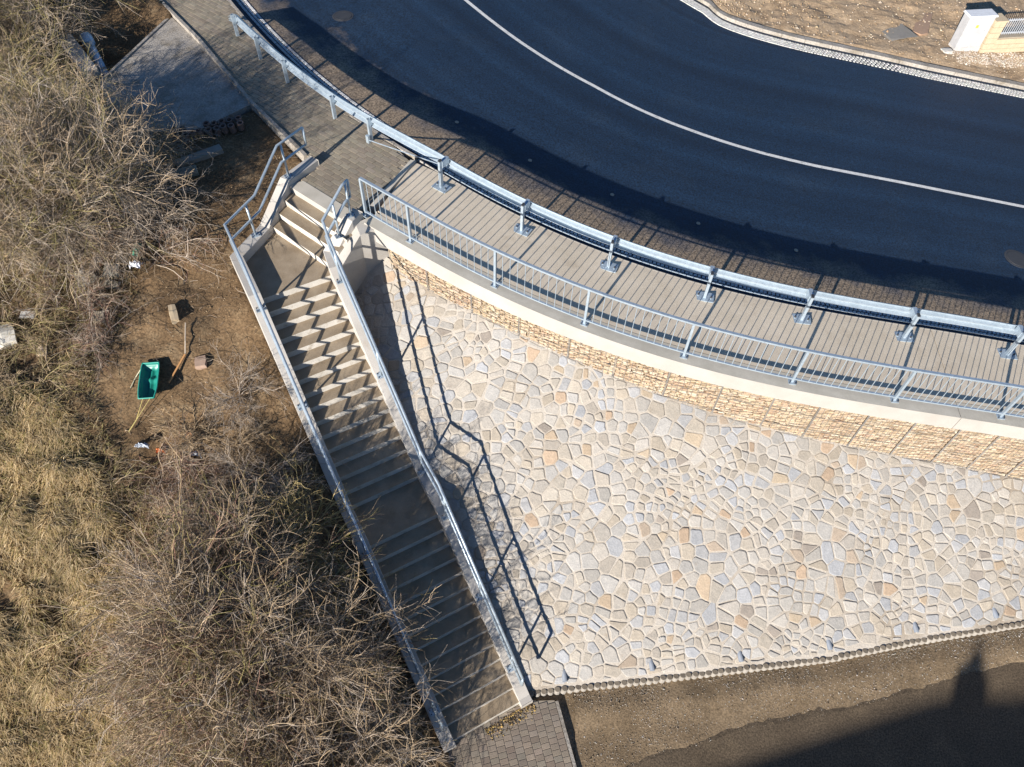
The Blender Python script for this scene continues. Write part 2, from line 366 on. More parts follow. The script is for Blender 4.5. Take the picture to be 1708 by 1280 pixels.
while a < AEND - 1.2:
    L_ = 1.05 if bi % 4 else .95
    bk = empty('gabion_basket', (*kp(a, CW), ztoe(kp(a, CW)[0]))); bk.parent = gw; bk.matrix_parent_inverse = Matrix.Translation(gw.location).inverted()
    mb = MB(); wr = MB()
    p0 = kp(a + L_ / 2, CW); hgt = (U(p0[0]) - .42) - ztoe(p0[0]) + .12
    z = 0.
    while z < hgt:
        h = random.uniform(.032, .065); s = 0.
        while s < L_ - .03:
            l = random.uniform(.08, .27); l = min(l, L_ - s)
            if L_ - s - l < .05: l = L_ - s
            p = kp(a + s + l / 2, CW + .045 + random.uniform(0, .03)); q = kat(a + s + l / 2); t = Vector((q[3], -q[2], 0)); n_ = Vector((q[2], q[3], 0))
            zc = U(p[0]) - .42 - z - h / 2
            c = rc(random.choice(GC), .10); k0 = len(mb.v)
            mb.box((p[0] + n_.x * .05, p[1] + n_.y * .05, zc), t * (l / 2 - .004), Vector((0, 0, h / 2 - .003)), -n_ * .05, c, random.uniform(.86, .97))
            for i in range(k0, len(mb.v)):
                vx = mb.v[i]; mb.v[i] = (vx[0] + random.uniform(-.012, .012), vx[1] + random.uniform(-.012, .012), vx[2] + random.uniform(-.006, .006))
            s += l
        z += h
    mb.build('stone_fill', M_gab, bk, kind='stuff')
    for i in range(int(L_ / .105) + 1):
        p = kp(a + i * .105, CW + .024); r = .0032 if 0 < i < int(L_ / .105) else .008
        wr.tube([(p[0], p[1], U(p[0]) - .42), (p[0], p[1], U(p[0]) - .42 - hgt)], r, 3)
    j = 0
    while j * .105 < hgt:
        r = .0032 if j % 5 != 4 else .0075
        wr.tube([(*kp(a + L_ * i / 3, CW + .024), U(kp(a + L_ * i / 3, CW)[0]) - .42 - j * .105) for i in range(4)], r, 3); j += 1
    wr.build('wire_mesh', M_wire, bk)
    a += L_ + .02; bi += 1

# ------------------------------------------------------------ pavers
def clip_to(poly, ring, c):
    out = poly; n = len(ring)
    for i in range(n):
        a, b = ring[i], ring[(i + 1) % n]; ex, ey = b[0] - a[0], b[1] - a[1]; l2 = ex * ex + ey * ey
        t = max(0, min(1, ((c[0] - a[0]) * ex + (c[1] - a[1]) * ey) / l2)); d = math.hypot(c[0] - a[0] - t * ex, c[1] - a[1] - t * ey)
        if d < .16 and 0 < t < 1:
            l = math.sqrt(l2); nx, ny = ey / l, -ex / l; out = clip(out, nx, ny, nx * a[0] + ny * a[1])
            if len(out) < 3: return []
    return out
def pave(root, ring, ang, lx, ly, zf, pal, score, nmax=300):
    if area(ring) < 0: ring = ring[::-1]
    ca, sa = math.cos(ang), math.sin(ang); P = []
    xs = [p[0] * ca + p[1] * sa for p in ring]; ys = [-p[0] * sa + p[1] * ca for p in ring]
    r = 0; y = min(ys)
    while y < max(ys) + ly:
        xx = min(xs) - (lx / 2 if r % 2 else 0)
        while xx < max(xs) + lx:
            cx, cy = xx + lx / 2, y + ly / 2; c = (cx * ca - cy * sa, cx * sa + cy * ca)
            if inside(c, ring):
                g = .0055; rect = [(xx + g, y + g), (xx + lx - g, y + g), (xx + lx - g, y + ly - g), (xx + g, y + ly - g)]
                rect = [(p[0] * ca - p[1] * sa, p[0] * sa + p[1] * ca) for p in rect]
                rect = clip_to(rect, ring, c)
                if len(rect) >= 3 and abs(area(rect)) > .002: P.append((score(c), c, rect))
            xx += lx
        y += ly; r += 1
    P.sort(key=lambda q: q[0]); rest = MB()
    for i, (_, c, rect) in enumerate(P):
        dz = random.uniform(-.002, .002); col = rc(random.choice(pal), .12)
        mbp = MB() if i < nmax else rest
        top = inset(rect, .004) or rect; n = len(rect); m = len(top)
        if m == n:
            v = [(p[0], p[1], zf(*p) - .03) for p in rect] + [(p[0], p[1], zf(*p) - .005 + dz) for p in rect] + [(p[0], p[1], zf(*p) + dz) for p in top]
            fs = [tuple(range(2 * n, 3 * n))] + [(k * n + i2, k * n + (i2 + 1) % n, (k + 1) * n + (i2 + 1) % n, (k + 1) * n + i2) for k in (0, 1) for i2 in range(n)]
            mbp.add(v, fs, col)
        else: mbp.prism(rect, lambda a_, b_: zf(a_, b_) + dz, lambda a_, b_: zf(a_, b_) - .03, col)
        if i < nmax: mbp.build('paver', M_paver, root)
    if rest.v: rest.build('far_pavers', M_paver, root, kind='stuff')
ring = [WL[0], WL[1], WL[2], WL[3], WL[4], (-5.36, 15.70), (-5.06, 15.30), (-5.40, 14.80), (-3.95, 13.74), (-3.62, 13.92), (-2.82, 15.74)]
ka = near_arc(-2.76, 15.78); kk = []
while ka > 3: kk.append(kp(ka, -.01)); ka -= .8
ring = ring + kk[1:]
pv = empty('paved_footway', (-6, 17, 0)); tag(pv, kind='structure')
Uxy = lambda x, y: U(x)
PAL1 = [(.235, .20, .152), (.255, .218, .165), (.22, .186, .142), (.245, .212, .165)]
pave(pv, ring, math.radians(-36), .29, .145, Uxy, PAL1, lambda c: math.hypot(c[0] + 4.4, c[1] - 15.2))
mb = MB(); rr = ring if area(ring) > 0 else ring[::-1]; mb.prism(rr, lambda a, b: U(a) - .012, lambda a, b: U(a) - .4); mb.build('bedding', M_joint, pv)
mb = MB()
for a, b in zip(kk, kk[1:]):
    d = Vector((b[0] - a[0], b[1] - a[1], 0)); m = (Vector((*a, 0)) + Vector((*b, 0))) / 2; t = d.normalized(); n_ = Vector((t.y, -t.x, 0))
    mbk = MB(); mbk.box((m.x + n_.x * .05, m.y + n_.y * .05, U(m.x) - .14), d * .49, n_ * .045, (0, 0, .145)); mbk.build('kerb_stone', M_oldslab, pv)
for (a, b) in zip(WL, WL[1:]):                     # edging stones on the hillside edge
    d = Vector((b[0] - a[0], b[1] - a[1], 0)); n = max(1, int(d.length)); t = d.normalized(); n_ = Vector((t.y, -t.x, 0))
    for i in range(n):
        m = Vector((*a, 0)) + d * (i + .5) / n
        mbk = MB(); mbk.box((m.x + n_.x * -.05 * -1, m.y + n_.y * .05, U(m.x) - .12 + .02), t * (d.length / n / 2 - .004), n_ * .045, (0, 0, .14)); mbk.build('edging_stone', M_oldslab, pv)

# ------------------------------------------------------------ staircase
st = empty('staircase', (-3, 8, -3), label='long straight concrete staircase with a landing bend down the slope', cat='stairs')
W2 = .86
fU = Vector((-.6, -.8)); gU = Vector((.8, -.6))
def fg(f_, g_): return (fU.x * f_ + gU.x * g_, fU.y * f_ + gU.y * g_)
for k in range(4):
    f0 = -8.26 + .305 * k; mb = MB(); zt = -RISE * k
    back = f0 - (.36 if k == 0 else .345)
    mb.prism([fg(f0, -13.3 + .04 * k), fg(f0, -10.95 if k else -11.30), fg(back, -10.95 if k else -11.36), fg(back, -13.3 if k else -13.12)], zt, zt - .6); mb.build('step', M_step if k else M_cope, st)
zl = -RISE * 4
mb = MB(); lp = [fg(-7.345 - .09, -13.2), se(-1.35, -.9), se(0, -.9), se(0, .9), fg(-7.345 - .09, -10.8)]
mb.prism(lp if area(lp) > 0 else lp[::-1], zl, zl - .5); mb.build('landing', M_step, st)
def flight(s0, n, run, ztop, e=W2):
    for k in range(1, n):
        mb = MB(); a, b = s0 + (k - 1) * run - .02, s0 + k * run; z = ztop - RISE * k
        q = [se(a, -e), se(b, -e), se(b, e), se(a, e)]
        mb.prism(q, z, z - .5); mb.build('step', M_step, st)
flight(0, 16, .294, zl)
zm = zl - 16 * RISE
mb = MB(); q = [se(15 * .294 - .02, -W2), se(5.42, -W2), se(5.42, W2), se(15 * .294 - .02, W2)]; mb.prism(q, zm, zm - .5); mb.build('landing', M_step, st)
flight(5.42, 14, .3045, zm)
s_end = 5.42 + 13 * .3045
for s_ in (-.62,):
    pass
# cheek walls: profile along s
CP = [(-1.38, -.45), (.02, -.45), (4.42, -3.15), (5.38, -3.15), (9.36, -5.56), (9.50, -5.58)]
def cheek(pts, name='cheek_wall', depth=1.1, mat=M_cheek, w_=.28, mit=True):
    """pts: list of (x,y,ztop) along a centre line; a wall of width w_ with joints"""
    mb = MB(); v = []; n = len(pts)
    for i, p in enumerate(pts):
        p = Vector(p); a = (p - Vector(pts[i - 1])).xy.normalized() if i else None; b = (Vector(pts[i + 1]) - p).xy.normalized() if i < n - 1 else None
        t = ((a or b) + (b or a)).normalized(); m = 1 / max(.6, (t.dot(a or b))); nn = Vector((t.y, -t.x)) * w_ / 2 * m
        zb = max(p.z - depth, ZG - .5)
        v += [(p.x - nn.x, p.y - nn.y, p.z), (p.x + nn.x, p.y + nn.y, p.z), (p.x + nn.x, p.y + nn.y, zb), (p.x - nn.x, p.y - nn.y, zb)]
    f = []
    for i in range(n - 1):
        b = 4 * i
        for k in range(4): f.append((b + k, b + 4 + k, b + 4 + (k + 1) % 4, b + (k + 1) % 4))
    f += [(3, 2, 1, 0), (4 * n - 4, 4 * n - 3, 4 * n - 2, 4 * n - 1)]
    mb.add(v, f); o = mb.build(name, mat, st)
    bv = o.modifiers.new('bevel', 'BEVEL'); bv.width = .008; bv.segments = 1; bv.limit_method = 'ANGLE'
    return o
eL, eR = -.95, .95
left_top = [(-5.17, 15.47, .15), (-5.72, 14.62, .15), (-6.12, 13.56, -.45), (*se(-1.36, eL), -.45)]
cheek(left_top + [(*se(s, eL), z) for s, z in CP[1:]])
right_top = [(-3.80, 13.62, .14), (-3.97, 13.30, .14), (*se(-.50, 1.02), -.45)]
cheek(right_top + [(*se(s, eR), z) for s, z in CP[1:]])
# wing wall under the upper right cheek, facing the stone slope
mb = MB(); wing = [(-4.40, 12.85), (-4.06, 12.38), (-3.66, 12.98), (-3.12, 13.36), (-3.05, 13.58), (-3.5, 13.62), (-3.84, 13.38)]
mb.prism(wing if area(wing) > 0 else wing[::-1], lambda x, y: -.50 if y < 12.95 else (-.06 if x < -3.6 else -.04), -2.6); o = mb.build('wing_wall', M_cheek, st)

# ------------------------------------------------------------ stone pitching slope
def yb(x): return float(np.interp(x, [-6, .7, 3.47, 7.68, 9.84, 12.63, 24], [3.25, 4.44, 4.83, 5.47, 5.96, 6.50, 8.7]))
CTP = sorted([kp(a, CW + .07) for a in np.arange(aG0 - 2.5, AEND, .3)])
CTX = [p[0] for p in CTP]; CTY = [p[1] for p in CTP]
def yt(x): return float(np.interp(x, CTX, CTY))
def SZ(x, y):
    b, t = yb(x), yt(x); k = (y - b) / max(.5, t - b)
    return -5.66 + (ztoe(x) + 5.66) * k
ss = empty('stone_slope', (4, 7, -4)); tag(ss, kind='structure')
v = []; xs = np.arange(-4.6, 24, .25); NR = 26
for xx in xs:
    b, t = yb(xx), yt(xx)
    for j in range(NR + 1):
        y = b + (t + .15 - b) * j / NR; s, e = to_se(xx, y)
        z = SZ(xx, y) + .012 * mn.noise(Vector((xx * 2, y * 2, 4)))
        if e < .80: z -= 2.5
        v.append((xx, y, z))
k = NR + 1; f = np.array([(i * k + j, (i + 1) * k + j, (i + 1) * k + j + 1, i * k + j + 1) for i in range(len(xs) - 1) for j in range(NR)])
npmesh('mortar_bed', np.array(v), f, M_mortar, parent=None); mbed = bpy.data.objects['mortar_bed']; mbed.parent = ss; mbed.matrix_parent_inverse = Matrix.Translation(ss.location).inverted()
YS = 1.19                                          # slope stretch: work in (x, y*YS)
def gen_cells():
    pts = []; x0, x1, y0, y1 = -5.5, 22.5, 3.0 * YS, 14 * YS; y = y0
    while y < y1:
        rh = random.uniform(.19, .31); xx = x0 + random.uniform(0, .3)
        while xx < x1:
            w_ = random.choice([.17, .22, .25, .29, .33, .40]) * random.uniform(.85, 1.15)
            if w_ > .31 and rh > .23 and random.random() < .35:
                for q in (-.25, .25): pts.append((xx + w_ / 2 + random.uniform(-.03, .03), y + rh * (.5 + q) + random.uniform(-.02, .02)))
            else: pts.append((xx + w_ / 2 + random.uniform(-.045, .045), y + rh / 2 + random.uniform(-.06, .06)))
            xx += w_
        y += rh
    pts = [(p[0] + .34 * mn.noise(Vector((p[0] * .55, p[1] * .55, 1))) + .16 * mn.noise(Vector((p[0] * 1.6, p[1] * 1.6, 11))), p[1] + .5 * mn.noise(Vector((p[0] * .5, p[1] * .5, 21))) + .18 * mn.noise(Vector((p[0] * 1.7, p[1] * 1.7, 31)))) for p in pts if random.random() > .05]
    P = np.array(pts); out = []
    for i, p in enumerate(P):
        yy = p[1] / YS
        if yy < yb(p[0]) - .5 or yy > yt(p[0]) + .5: continue
        d = ((P - p) ** 2).sum(1); idx = np.argsort(d)[1:16]; poly = [(p[0] - .6, p[1] - .6), (p[0] + .6, p[1] - .6), (p[0] + .6, p[1] + .6), (p[0] - .6, p[1] + .6)]
        for q in P[idx]:
            n_ = q - p; m = (q + p) / 2; poly = clip(poly, n_[0], n_[1], float(n_ @ m))
            if len(poly) < 3: break
        if len(poly) >= 3: out.append(poly)
    return out
def tidy(poly):                                    # drop very short edges so that stones read as rough quadrilaterals
    p = list(poly)
    while len(p) > 4:
        L_ = [math.hypot(p[i][0] - p[i - 1][0], p[i][1] - p[i - 1][1]) for i in range(len(p))]; i = min(range(len(p)), key=lambda k: L_[k])
        if L_[i] > .12: break
        a, b = p[i - 1], p[i]; m = ((a[0] + b[0]) / 2, (a[1] + b[1]) / 2); p[i] = m; p.pop(i - 1 if i > 0 else len(p) - 1)
    return p
cells = [tidy(c) for c in gen_cells()]
SC = [(.355, .335, .305), (.34, .33, .312), (.328, .33, .334), (.318, .327, .342), (.36, .33, .285), (.36, .325, .275), (.345, .328, .302), (.345, .305, .25), (.335, .32, .295), (.345, .335, .318), (.36, .335, .30), (.33, .30, .26)]
SO = [(.37, .295, .215), (.36, .275, .20), (.34, .28, .22), (.38, .315, .235), (.26, .23, .20)]
stones = []
cheek_n = (Ee.x, Ee.y)
for poly in cells:
    poly = [(p[0], p[1]) for p in poly]
    cx = sum(p[0] for p in poly) / len(poly); cy = sum(p[1] for p in poly) / len(poly) / YS
    if cx > 21.5 or not (yb(cx) - .1 < cy < yt(cx) + .1): continue
    # clip by the bottom edge, the wall toe and the cheek
    h = .05
    for fn, sg in ((lambda q: yb(q) + .07, -1), (lambda q: yt(q) - .03, 1)):
        m = (fn(cx + h) - fn(cx - h)) / (2 * h) * YS; c0 = fn(cx) * YS - m * cx
        poly = clip(poly, -m * sg, 1. * sg, c0 * sg)
        if len(poly) < 3: break
    if len(poly) < 3: continue
    ec = O.dot(Ee) + 1.12; poly = clip(poly, -Ee.x, -Ee.y / YS, -ec)
    if len(poly) < 3: continue
    if cx < -2.9:                                   # wing wall
        wx, wy = .73, .67; nx, ny = -wy, wx; poly = clip(poly, nx, ny / YS, nx * -3.98 + ny * 12.5)
        if len(poly) < 3: continue
    if area(poly) < 0: poly = poly[::-1]
    if area(poly) < .012: continue
    poly = inset(poly, random.uniform(.006, .017))
    if len(poly) < 3 or area(poly) < .008: continue
    poly = chamfer(poly, .08, .24)
    if len(poly) < 9: poly = chamfer(poly, .1, .3)
    rp_ = []
    for k in range(len(poly)):
        a_, b_ = poly[k], poly[(k + 1) % len(poly)]; l_ = math.hypot(b_[0] - a_[0], b_[1] - a_[1]); rp_.append((a_[0] + random.uniform(-.005, .005), a_[1] + random.uniform(-.005, .005)))
        if l_ > .13 and len(poly) < 11: j_ = random.gauss(0, .045) * l_; t_ = random.uniform(.35, .65); rp_.append((a_[0] + (b_[0] - a_[0]) * t_ + (b_[1] - a_[1]) / l_ * max(-.006, min(.012, -j_)) * -1, a_[1] + (b_[1] - a_[1]) * t_ - (b_[0] - a_[0]) / l_ * max(-.006, min(.012, -j_)) * -1))
    poly = rp_; stones.append(poly)
vis = lambda p: 0 if (-3.6 < p[0][0] < 13.2) else 1
stones.sort(key=lambda p: (vis(p), -area(p)))
rest = MB()
for i, poly in enumerate(stones):
    n = len(poly); cx = sum(p[0] for p in poly) / n; cy = sum(p[1] for p in poly) / n
    near_toe = cy / YS > yt(cx) - .45
    kk_ = random.uniform(.86, 1.12) * .93; col = tuple(c_ * kk_ for c_ in (random.choice(SO) if random.random() < (.065 if not near_toe else .13) else random.choice(SC)))
    h = random.uniform(.010, .026) * (.8 if near_toe else 1); tx, ty = random.gauss(0, .022), random.gauss(0, .022)
    mbp = MB() if i < 300 else rest
    b = min(.02, .16 * math.sqrt(area(poly))); v = []
    for k, (sc, hh) in enumerate(((1., -.04), (1., .55), (.0, 1.))):
        for p in poly:
            if k < 2: q = p
            else:
                dx, dy = cx - p[0], cy - p[1]; l = math.hypot(dx, dy) or 1; q = (p[0] + dx / l * b, p[1] + dy / l * b)
            X, Y = q[0], q[1] / YS; hz = (h * hh + (tx * (q[0] - cx) + ty * (q[1] - cy)) * (1 if k else 0)) if k else -.04
            v.append((X, Y - .54 * hz, SZ(X, Y) + .84 * hz))
    fs = [tuple(range(2 * n, 3 * n))] + [(k * n + j, k * n + (j + 1) % n, (k + 1) * n + (j + 1) % n, (k + 1) * n + j) for k in (0, 1) for j in range(n)]
    mbp.add(v, fs, col)
    if i < 300: mbp.build('stone', M_stone, ss)
rest.build('small_stones', M_stone, ss, kind='stuff')
print('stones', len(stones))
# drain pipes at the foot of the slope
for i, (x, y) in enumerate([(1.45, 4.62), (3.44, 4.93), (5.51, 5.22), (7.63, 5.57), (9.78, 6.06), (11.81, 6.48)]):
    z = SZ(x, y + .06); e = empty('drain_pipe', (x, y, z))
    d = Vector((.12, -.95, -.12)).normalized(); c = Vector((x, y + .12, z + .06)); u_ = d.cross(Vector((0, 0, 1))).normalized(); w_ = u_.cross(d)
    mb = MB(); n = 14; v = []
    for k, (t, r) in enumerate(((-.2, .058), (.10, .058), (.10, .046), (-.15, .046))):
        for j in range(n): q = 2 * math.pi * j / n; v.append(c + d * t + u_ * r * math.cos(q) + w_ * r * math.sin(q))
    mb.add(v, [(k * n + j, k * n + (j + 1) % n, (k + 1) * n + (j + 1) % n, (k + 1) * n + j) for k in range(3) for j in range(n)], (.15, .17, .205)); mb.build('pipe', M_plain, e, True)
    tag(e, ['grey drain pipe stub in the stone slope nearest the stairs', 'grey drain pipe stub, second from the stairs along the slope foot', 'grey drain pipe stub, third from the stairs along the slope foot', 'grey drain pipe stub, fourth from the stairs along the slope foot', 'grey drain pipe stub, fifth from the stairs along the slope foot', 'grey drain pipe stub in the slope foot nearest the right edge'][i], 'drain pipe', 'drain pipes along the slope foot')
# palisade edging
pe = empty('palisade_edging', (6, 5, ZG), label='row of small rounded concrete palisade posts along the foot of the stone slope', cat='edging')
def pal_mesh():
    mb = MB(); n = 10; v = []
    prof = [(.070, -.2), (.072, .13), (.06, .15)]
    for r, z in prof:
        for j in range(n): q = 2 * math.pi * j / n; v.append((r * math.cos(q) * 1.04, r * math.sin(q) * .95, z))
    mb.add(v, [(k * n + j, k * n + (j + 1) % n, (k + 1) * n + (j + 1) % n, (k + 1) * n + j) for k in range(2) for j in range(n)] + [tuple(range(2 * n, 3 * n))], (1, 1, 1))
    return mb
M_pal = pmat('palisade_concrete', (.235, .215, .19), (.29, .27, .24), 5, .9, .3, 40, up=((.17, .14, .105), (.22, .185, .14)), fine=.12)
p0 = pal_mesh().build('palisade_post', M_pal, pe); first = True
xx = .70
while xx < 22:
    m = (yb(xx + .05) - yb(xx - .05)) / .1
    o = p0 if first else p0.copy()
    if not first: COL.objects.link(o); o.parent = pe
    first = False
    o.matrix_parent_inverse = Matrix.Translation(pe.location).inverted()
    o.location = (xx, yb(xx) - .03, ZG + random.uniform(-.02, .015)); o.rotation_euler = (random.gauss(0, .05), random.gauss(0, .05), math.atan(m) + random.gauss(0, .05))
    xx += .152 / math.hypot(1, m)
for i, (x, y) in enumerate([(-1.27, 3.12), (-1.42, 3.02), (-1.56, 2.93)]):
    o = p0.copy(); COL.objects.link(o); o.name = 'palisade_stub'; o.parent = None; o.matrix_parent_inverse = Matrix(); o.location = (x, y, ZG + .05 - .03 * i); o.rotation_euler = (0.05, -.06, .5)
    tag(o, 'short round concrete post beside the foot of the left stair wall', 'post', 'three stub posts at the stair foot')

# ------------------------------------------------------------ lower level: pavers, verge, road
lp_ring = [(-.92, 3.40), (.44, 4.17), (.62, 4.26), (1.24, 4.30), (1.63, 2.95), (2.4, .4), (-3.6, -.6), (-2.39, 2.69), (-1.19, 3.23)]
lpv = empty('lower_paving', (0, 2, ZG)); tag(lpv, kind='structure')
PAL2 = [(.23, .19, .15), (.25, .207, .163), (.21, .172, .137), (.24, .205, .165)]
pave(lpv, lp_ring, math.radians(-73), .125, .19, lambda x, y: ZG, PAL2, lambda c: math.hypot((c[0] - .2) * .8, c[1] - 3.6))
mb = MB(); mb.prism(lp_ring[::-1] if area(lp_ring) < 0 else lp_ring, ZG - .010, ZG - .09); mb.build('bedding', M_joint, lpv)
for a, b in (((1.27, 4.28), (1.66, 2.95)), ((1.66, 2.95), (2.42, .4))):
    d = Vector((b[0] - a[0], b[1] - a[1], 0)); n = max(1, round(d.length)); t = d.normalized(); n_ = Vector((t.y, -t.x, 0))
    for i in range(n):
        m = Vector((*a, 0)) + d * (i + .5) / n; mbk = MB(); mbk.box((m.x - n_.x * .02, m.y - n_.y * .02, ZG - .06), t * (d.length / n / 2 - .004), n_ * .035, (0, 0, .07)); mbk.build('edging_stone', M_oldslab, lpv)
# low concrete kerb left of the stair foot
mb = MB(); mb.prism([(-1.62, 2.86), (-1.55, 2.74), (-3.4, 1.9), (-3.47, 2.02)][::-1], ZG + .10, ZG - .2); tag(mb.build('concrete_kerb', M_cheek), 'pale concrete kerb running down from the stair foot under the brambles', 'kerb')
LR = [(-4, .2), (1.56, 2.62), (2.6, 3.0), (4.2, 3.52), (5.59, 3.98), (7.68, 4.39), (9.14, 4.77), (10.68, 5.3), (12.34, 5.71), (18, 7.2), (26, 9.0)]
LX = [p[0] for p in LR]; LY = [p[1] for p in LR]
# verge sheet with small relief + lower road
def verge():
    xs = np.arange(1.7, 26, .12); ys = np.arange(-4, 9, .12); v = []
    for y in ys:
        for xx in xs:
            z = ZG - .055 + .014 * mn.noise(Vector((xx * 1.3, y * 1.3, 0))) + .008 * mn.noise(Vector((xx * 6, y * 6, 3))) + .05 * max(0, 1 - abs(y - yb(xx) + .5) / .5) - .10 * min(1, max(0, (float(np.interp(xx, LX, LY)) - .1 - y) / .25)) - (.3 if xx < 1.75 + (2.9 - y) * .3 - .35 else 0)
            v.append((xx, y, z))
    n = len(xs); f = np.array([(j * n + i, j * n + i + 1, (j + 1) * n + i + 1, (j + 1) * n + i) for j in range(len(ys) - 1) for i in range(n - 1)])
    o = npmesh('verge', np.array(v), f, M_verge, kind='structure'); o.data.polygons.foreach_set('use_smooth', [True] * len(f))
verge()
v = []; xs = np.arange(2.1, 26, .09)
for xx in xs:
    e0 = float(np.interp(xx, LX, LY)) - .05 + .10 * mn.noise(Vector((xx * 1.6, 0, 0))) + .05 * mn.noise(Vector((xx * 6, 2, 0)))
    v += [(xx, e0 + .25, ZG - .075), (xx, e0 - .02, ZG - .048), (xx, e0 - 1.5, ZG - .042), (xx, e0 - 12., ZG - .042)]
f = np.array([(4 * i + j, 4 * i + j + 1, 4 * i + 5 + j, 4 * i + 4 + j) for i in range(len(xs) - 1) for j in range(3)])
npmesh('lower_road', np.array(v), f[:, ::-1], M_asph2, kind='structure')
def pebbles(name, n, fn, size, pal, label):
    mb = MB()
    for _ in range(n):
        q = fn()
        if q is None: continue
        r = size * random.uniform(.5, 1.5) * (1.8 if random.random() < .04 else 1); c = rc(random.choice(pal), .2); x, y, z = q; a = random.uniform(0, 6.3)
        v = [(x + r * math.cos(a + k * 1.57) * random.uniform(.7, 1.1), y + r * math.sin(a + k * 1.57) * random.uniform(.7, 1.1), z) for k in range(4)] + [(x, y, z + r * random.uniform(.5, .9))]
        mb.add(v, [(0, 1, 4), (1, 2, 4), (2, 3, 4), (3, 0, 4)], c)
    tag(mb.build(name, M_gravel), label, 'gravel', None, 'stuff')
def vp():
    x = random.uniform(1.4, 16); b = yb(x) - .12; lo = float(np.interp(x, LX, LY)) - .1; t = random.random() ** 1.5
    y = b - t * (b - lo)
    if mn.noise(Vector((x * 1.1, y * 1.4, 6))) < random.uniform(-.5, .35): return None
    if x < 1.5 + (4.3 - y) * .3: return None
    return x, y, ZG - .052 + .014 * mn.noise(Vector((x * 1.3, y * 1.3, 0))) + .05 * max(0, 1 - abs(y - yb(x) + .5) / .5)
pebbles('verge_gravel', 14000, vp, .010, [(.24, .20, .15), (.17, .13, .085), (.34, .30, .25), (.20, .15, .095), (.11, .08, .05), (.40, .38, .35)], 'loose fine gravel scattered over the dirt verge below the stone slope')
def sp():
    t = random.gauss(0, .35); s = s_end + .10 + abs(random.gauss(0, .12)); e = random.uniform(-.1, 1.1); p = se(s, e); return p[0], p[1], ZG + .002
pebbles('stair_foot_litter', 500, sp, .016, [(.10, .07, .04), (.16, .11, .06), (.4, .28, .10), (.08, .06, .03)], 'dark leaf litter swept up at the foot of the stairs')

# ------------------------------------------------------------ railing on the coping
RO = CW + .22
rl = empty('pedestrian_railing', (3, 10.5, U(3)), label='galvanised railing with thin vertical bars standing on the coping of the gabion wall', cat='railing')
rp = [(-3.52, 13.80), (-2.45, 12.81), (-.47, 11.77), (1.59, 10.95), (3.80, 10.42), (6.10, 10.05), (8.50, 9.80), (10.92, 9.66)]
RA = [near_arc(*p) for p in rp]
# near_arc is measured on the kerb; march by offset curve
def arc_for(px, py, off): return min(KS, key=lambda q: (q[0] + q[2] * off - px) ** 2 + (q[1] + q[3] * off - py) ** 2)[4]
RA = [arc_for(*p, RO) for p in rp]; RA[0] = RA[1] - 1.22; stepA = (RA[7] - RA[1]) / 6
for i in range(8, 14): RA.append(RA[7] + stepA * (i - 7))
RA = [a for a in RA if a < AEND - .5]
zr = lambda a: U(kp(a, RO)[0]) + .004
def rpt(a, h, o=0.): p = kp(a, RO + o); return (p[0], p[1], zr(a) + h)
def fr(a): q = kat(a); return Vector((q[3], -q[2], 0)), Vector((q[2], q[3], 0))
HT = 1.08
for i, (a0, a1) in enumerate(zip(RA, RA[1:])):
    n = 6
    for h, nm, fl in ((HT, 'top_rail', (.032, .022)), (.12, 'bottom_rail', (.022, .016))):
        mb = MB(); mb.tube([rpt(a0 + (a1 - a0) * k / n, h) for k in range(n + 1)], .03, 4, flat=fl); mb.build(nm, M_zinc, rl)
    nb = max(3, round((a1 - a0) / .153))
    for k in range(1, nb):
        a = a0 + (a1 - a0) * k / nb; mb = MB(); mb.tube([rpt(a, .12), rpt(a, HT - .01)], .0085, 5); mb.build('baluster', M_zinc, rl)
for i, a in enumerate(RA):
    t, n_ = fr(a); mb = MB(); c = Vector(rpt(a, HT / 2)); mb.box(c, t * .026, n_ * .03, (0, 0, HT / 2 - .012)); po = mb.build('post', M_zinc, rl)
    mb = MB(); mb.box(Vector(rpt(a, .009)), t * .085, n_ * .085, (0, 0, .009)); mb.build('base_plate', M_zinc, po)
    for u_ in (-1, 1):
        for w_ in (-1, 1):
            mb = MB(); b = Vector(rpt(a, .02)) + t * .06 * u_ + n_ * .06 * w_; mb.tube([b, b + Vector((0, 0, .03))], .011, 6); mb.build('bolt', M_zdark, po)

# ------------------------------------------------------------ guardrail
gd = empty('guardrail', (2, 13, U(2)), label='long galvanised steel crash barrier between the footway and the curved road', cat='guardrail')
def beam_off(a): x = kat(a)[0]; return float(np.interp(x, [-9.6, -7, -4.5, -2], [-.46, -.38, -.26, -.06]))
gp = [(-8.55, 21.26), (-7.49, 20.12), (-6.51, 19.07), (-4.97, 17.40), (-3.94, 16.43), (-1.99, 14.76), (.04, 13.63), (2.21, 12.87), (4.47, 12.31), (6.80, 11.92), (9.26, 11.72), (11.84, 11.65)]
GA = [near_arc(*p) for p in gp]; gs = GA[-1] - GA[-2]
while GA[-1] + gs < AEND - .5: GA.append(GA[-1] + gs)
aB0 = GA[0] - .75
def beam_h(a): return float(np.interp(a, [aB0, GA[0], GA[0] + 1.6], [.18, .50, .555]))
PROF = [(.035, -.155), (.03, -.14), (-.04, -.10), (-.04, -.055), (.03, -.015), (.03, .015), (-.04, .055), (-.04, .10), (.03, .14), (.035, .155)]
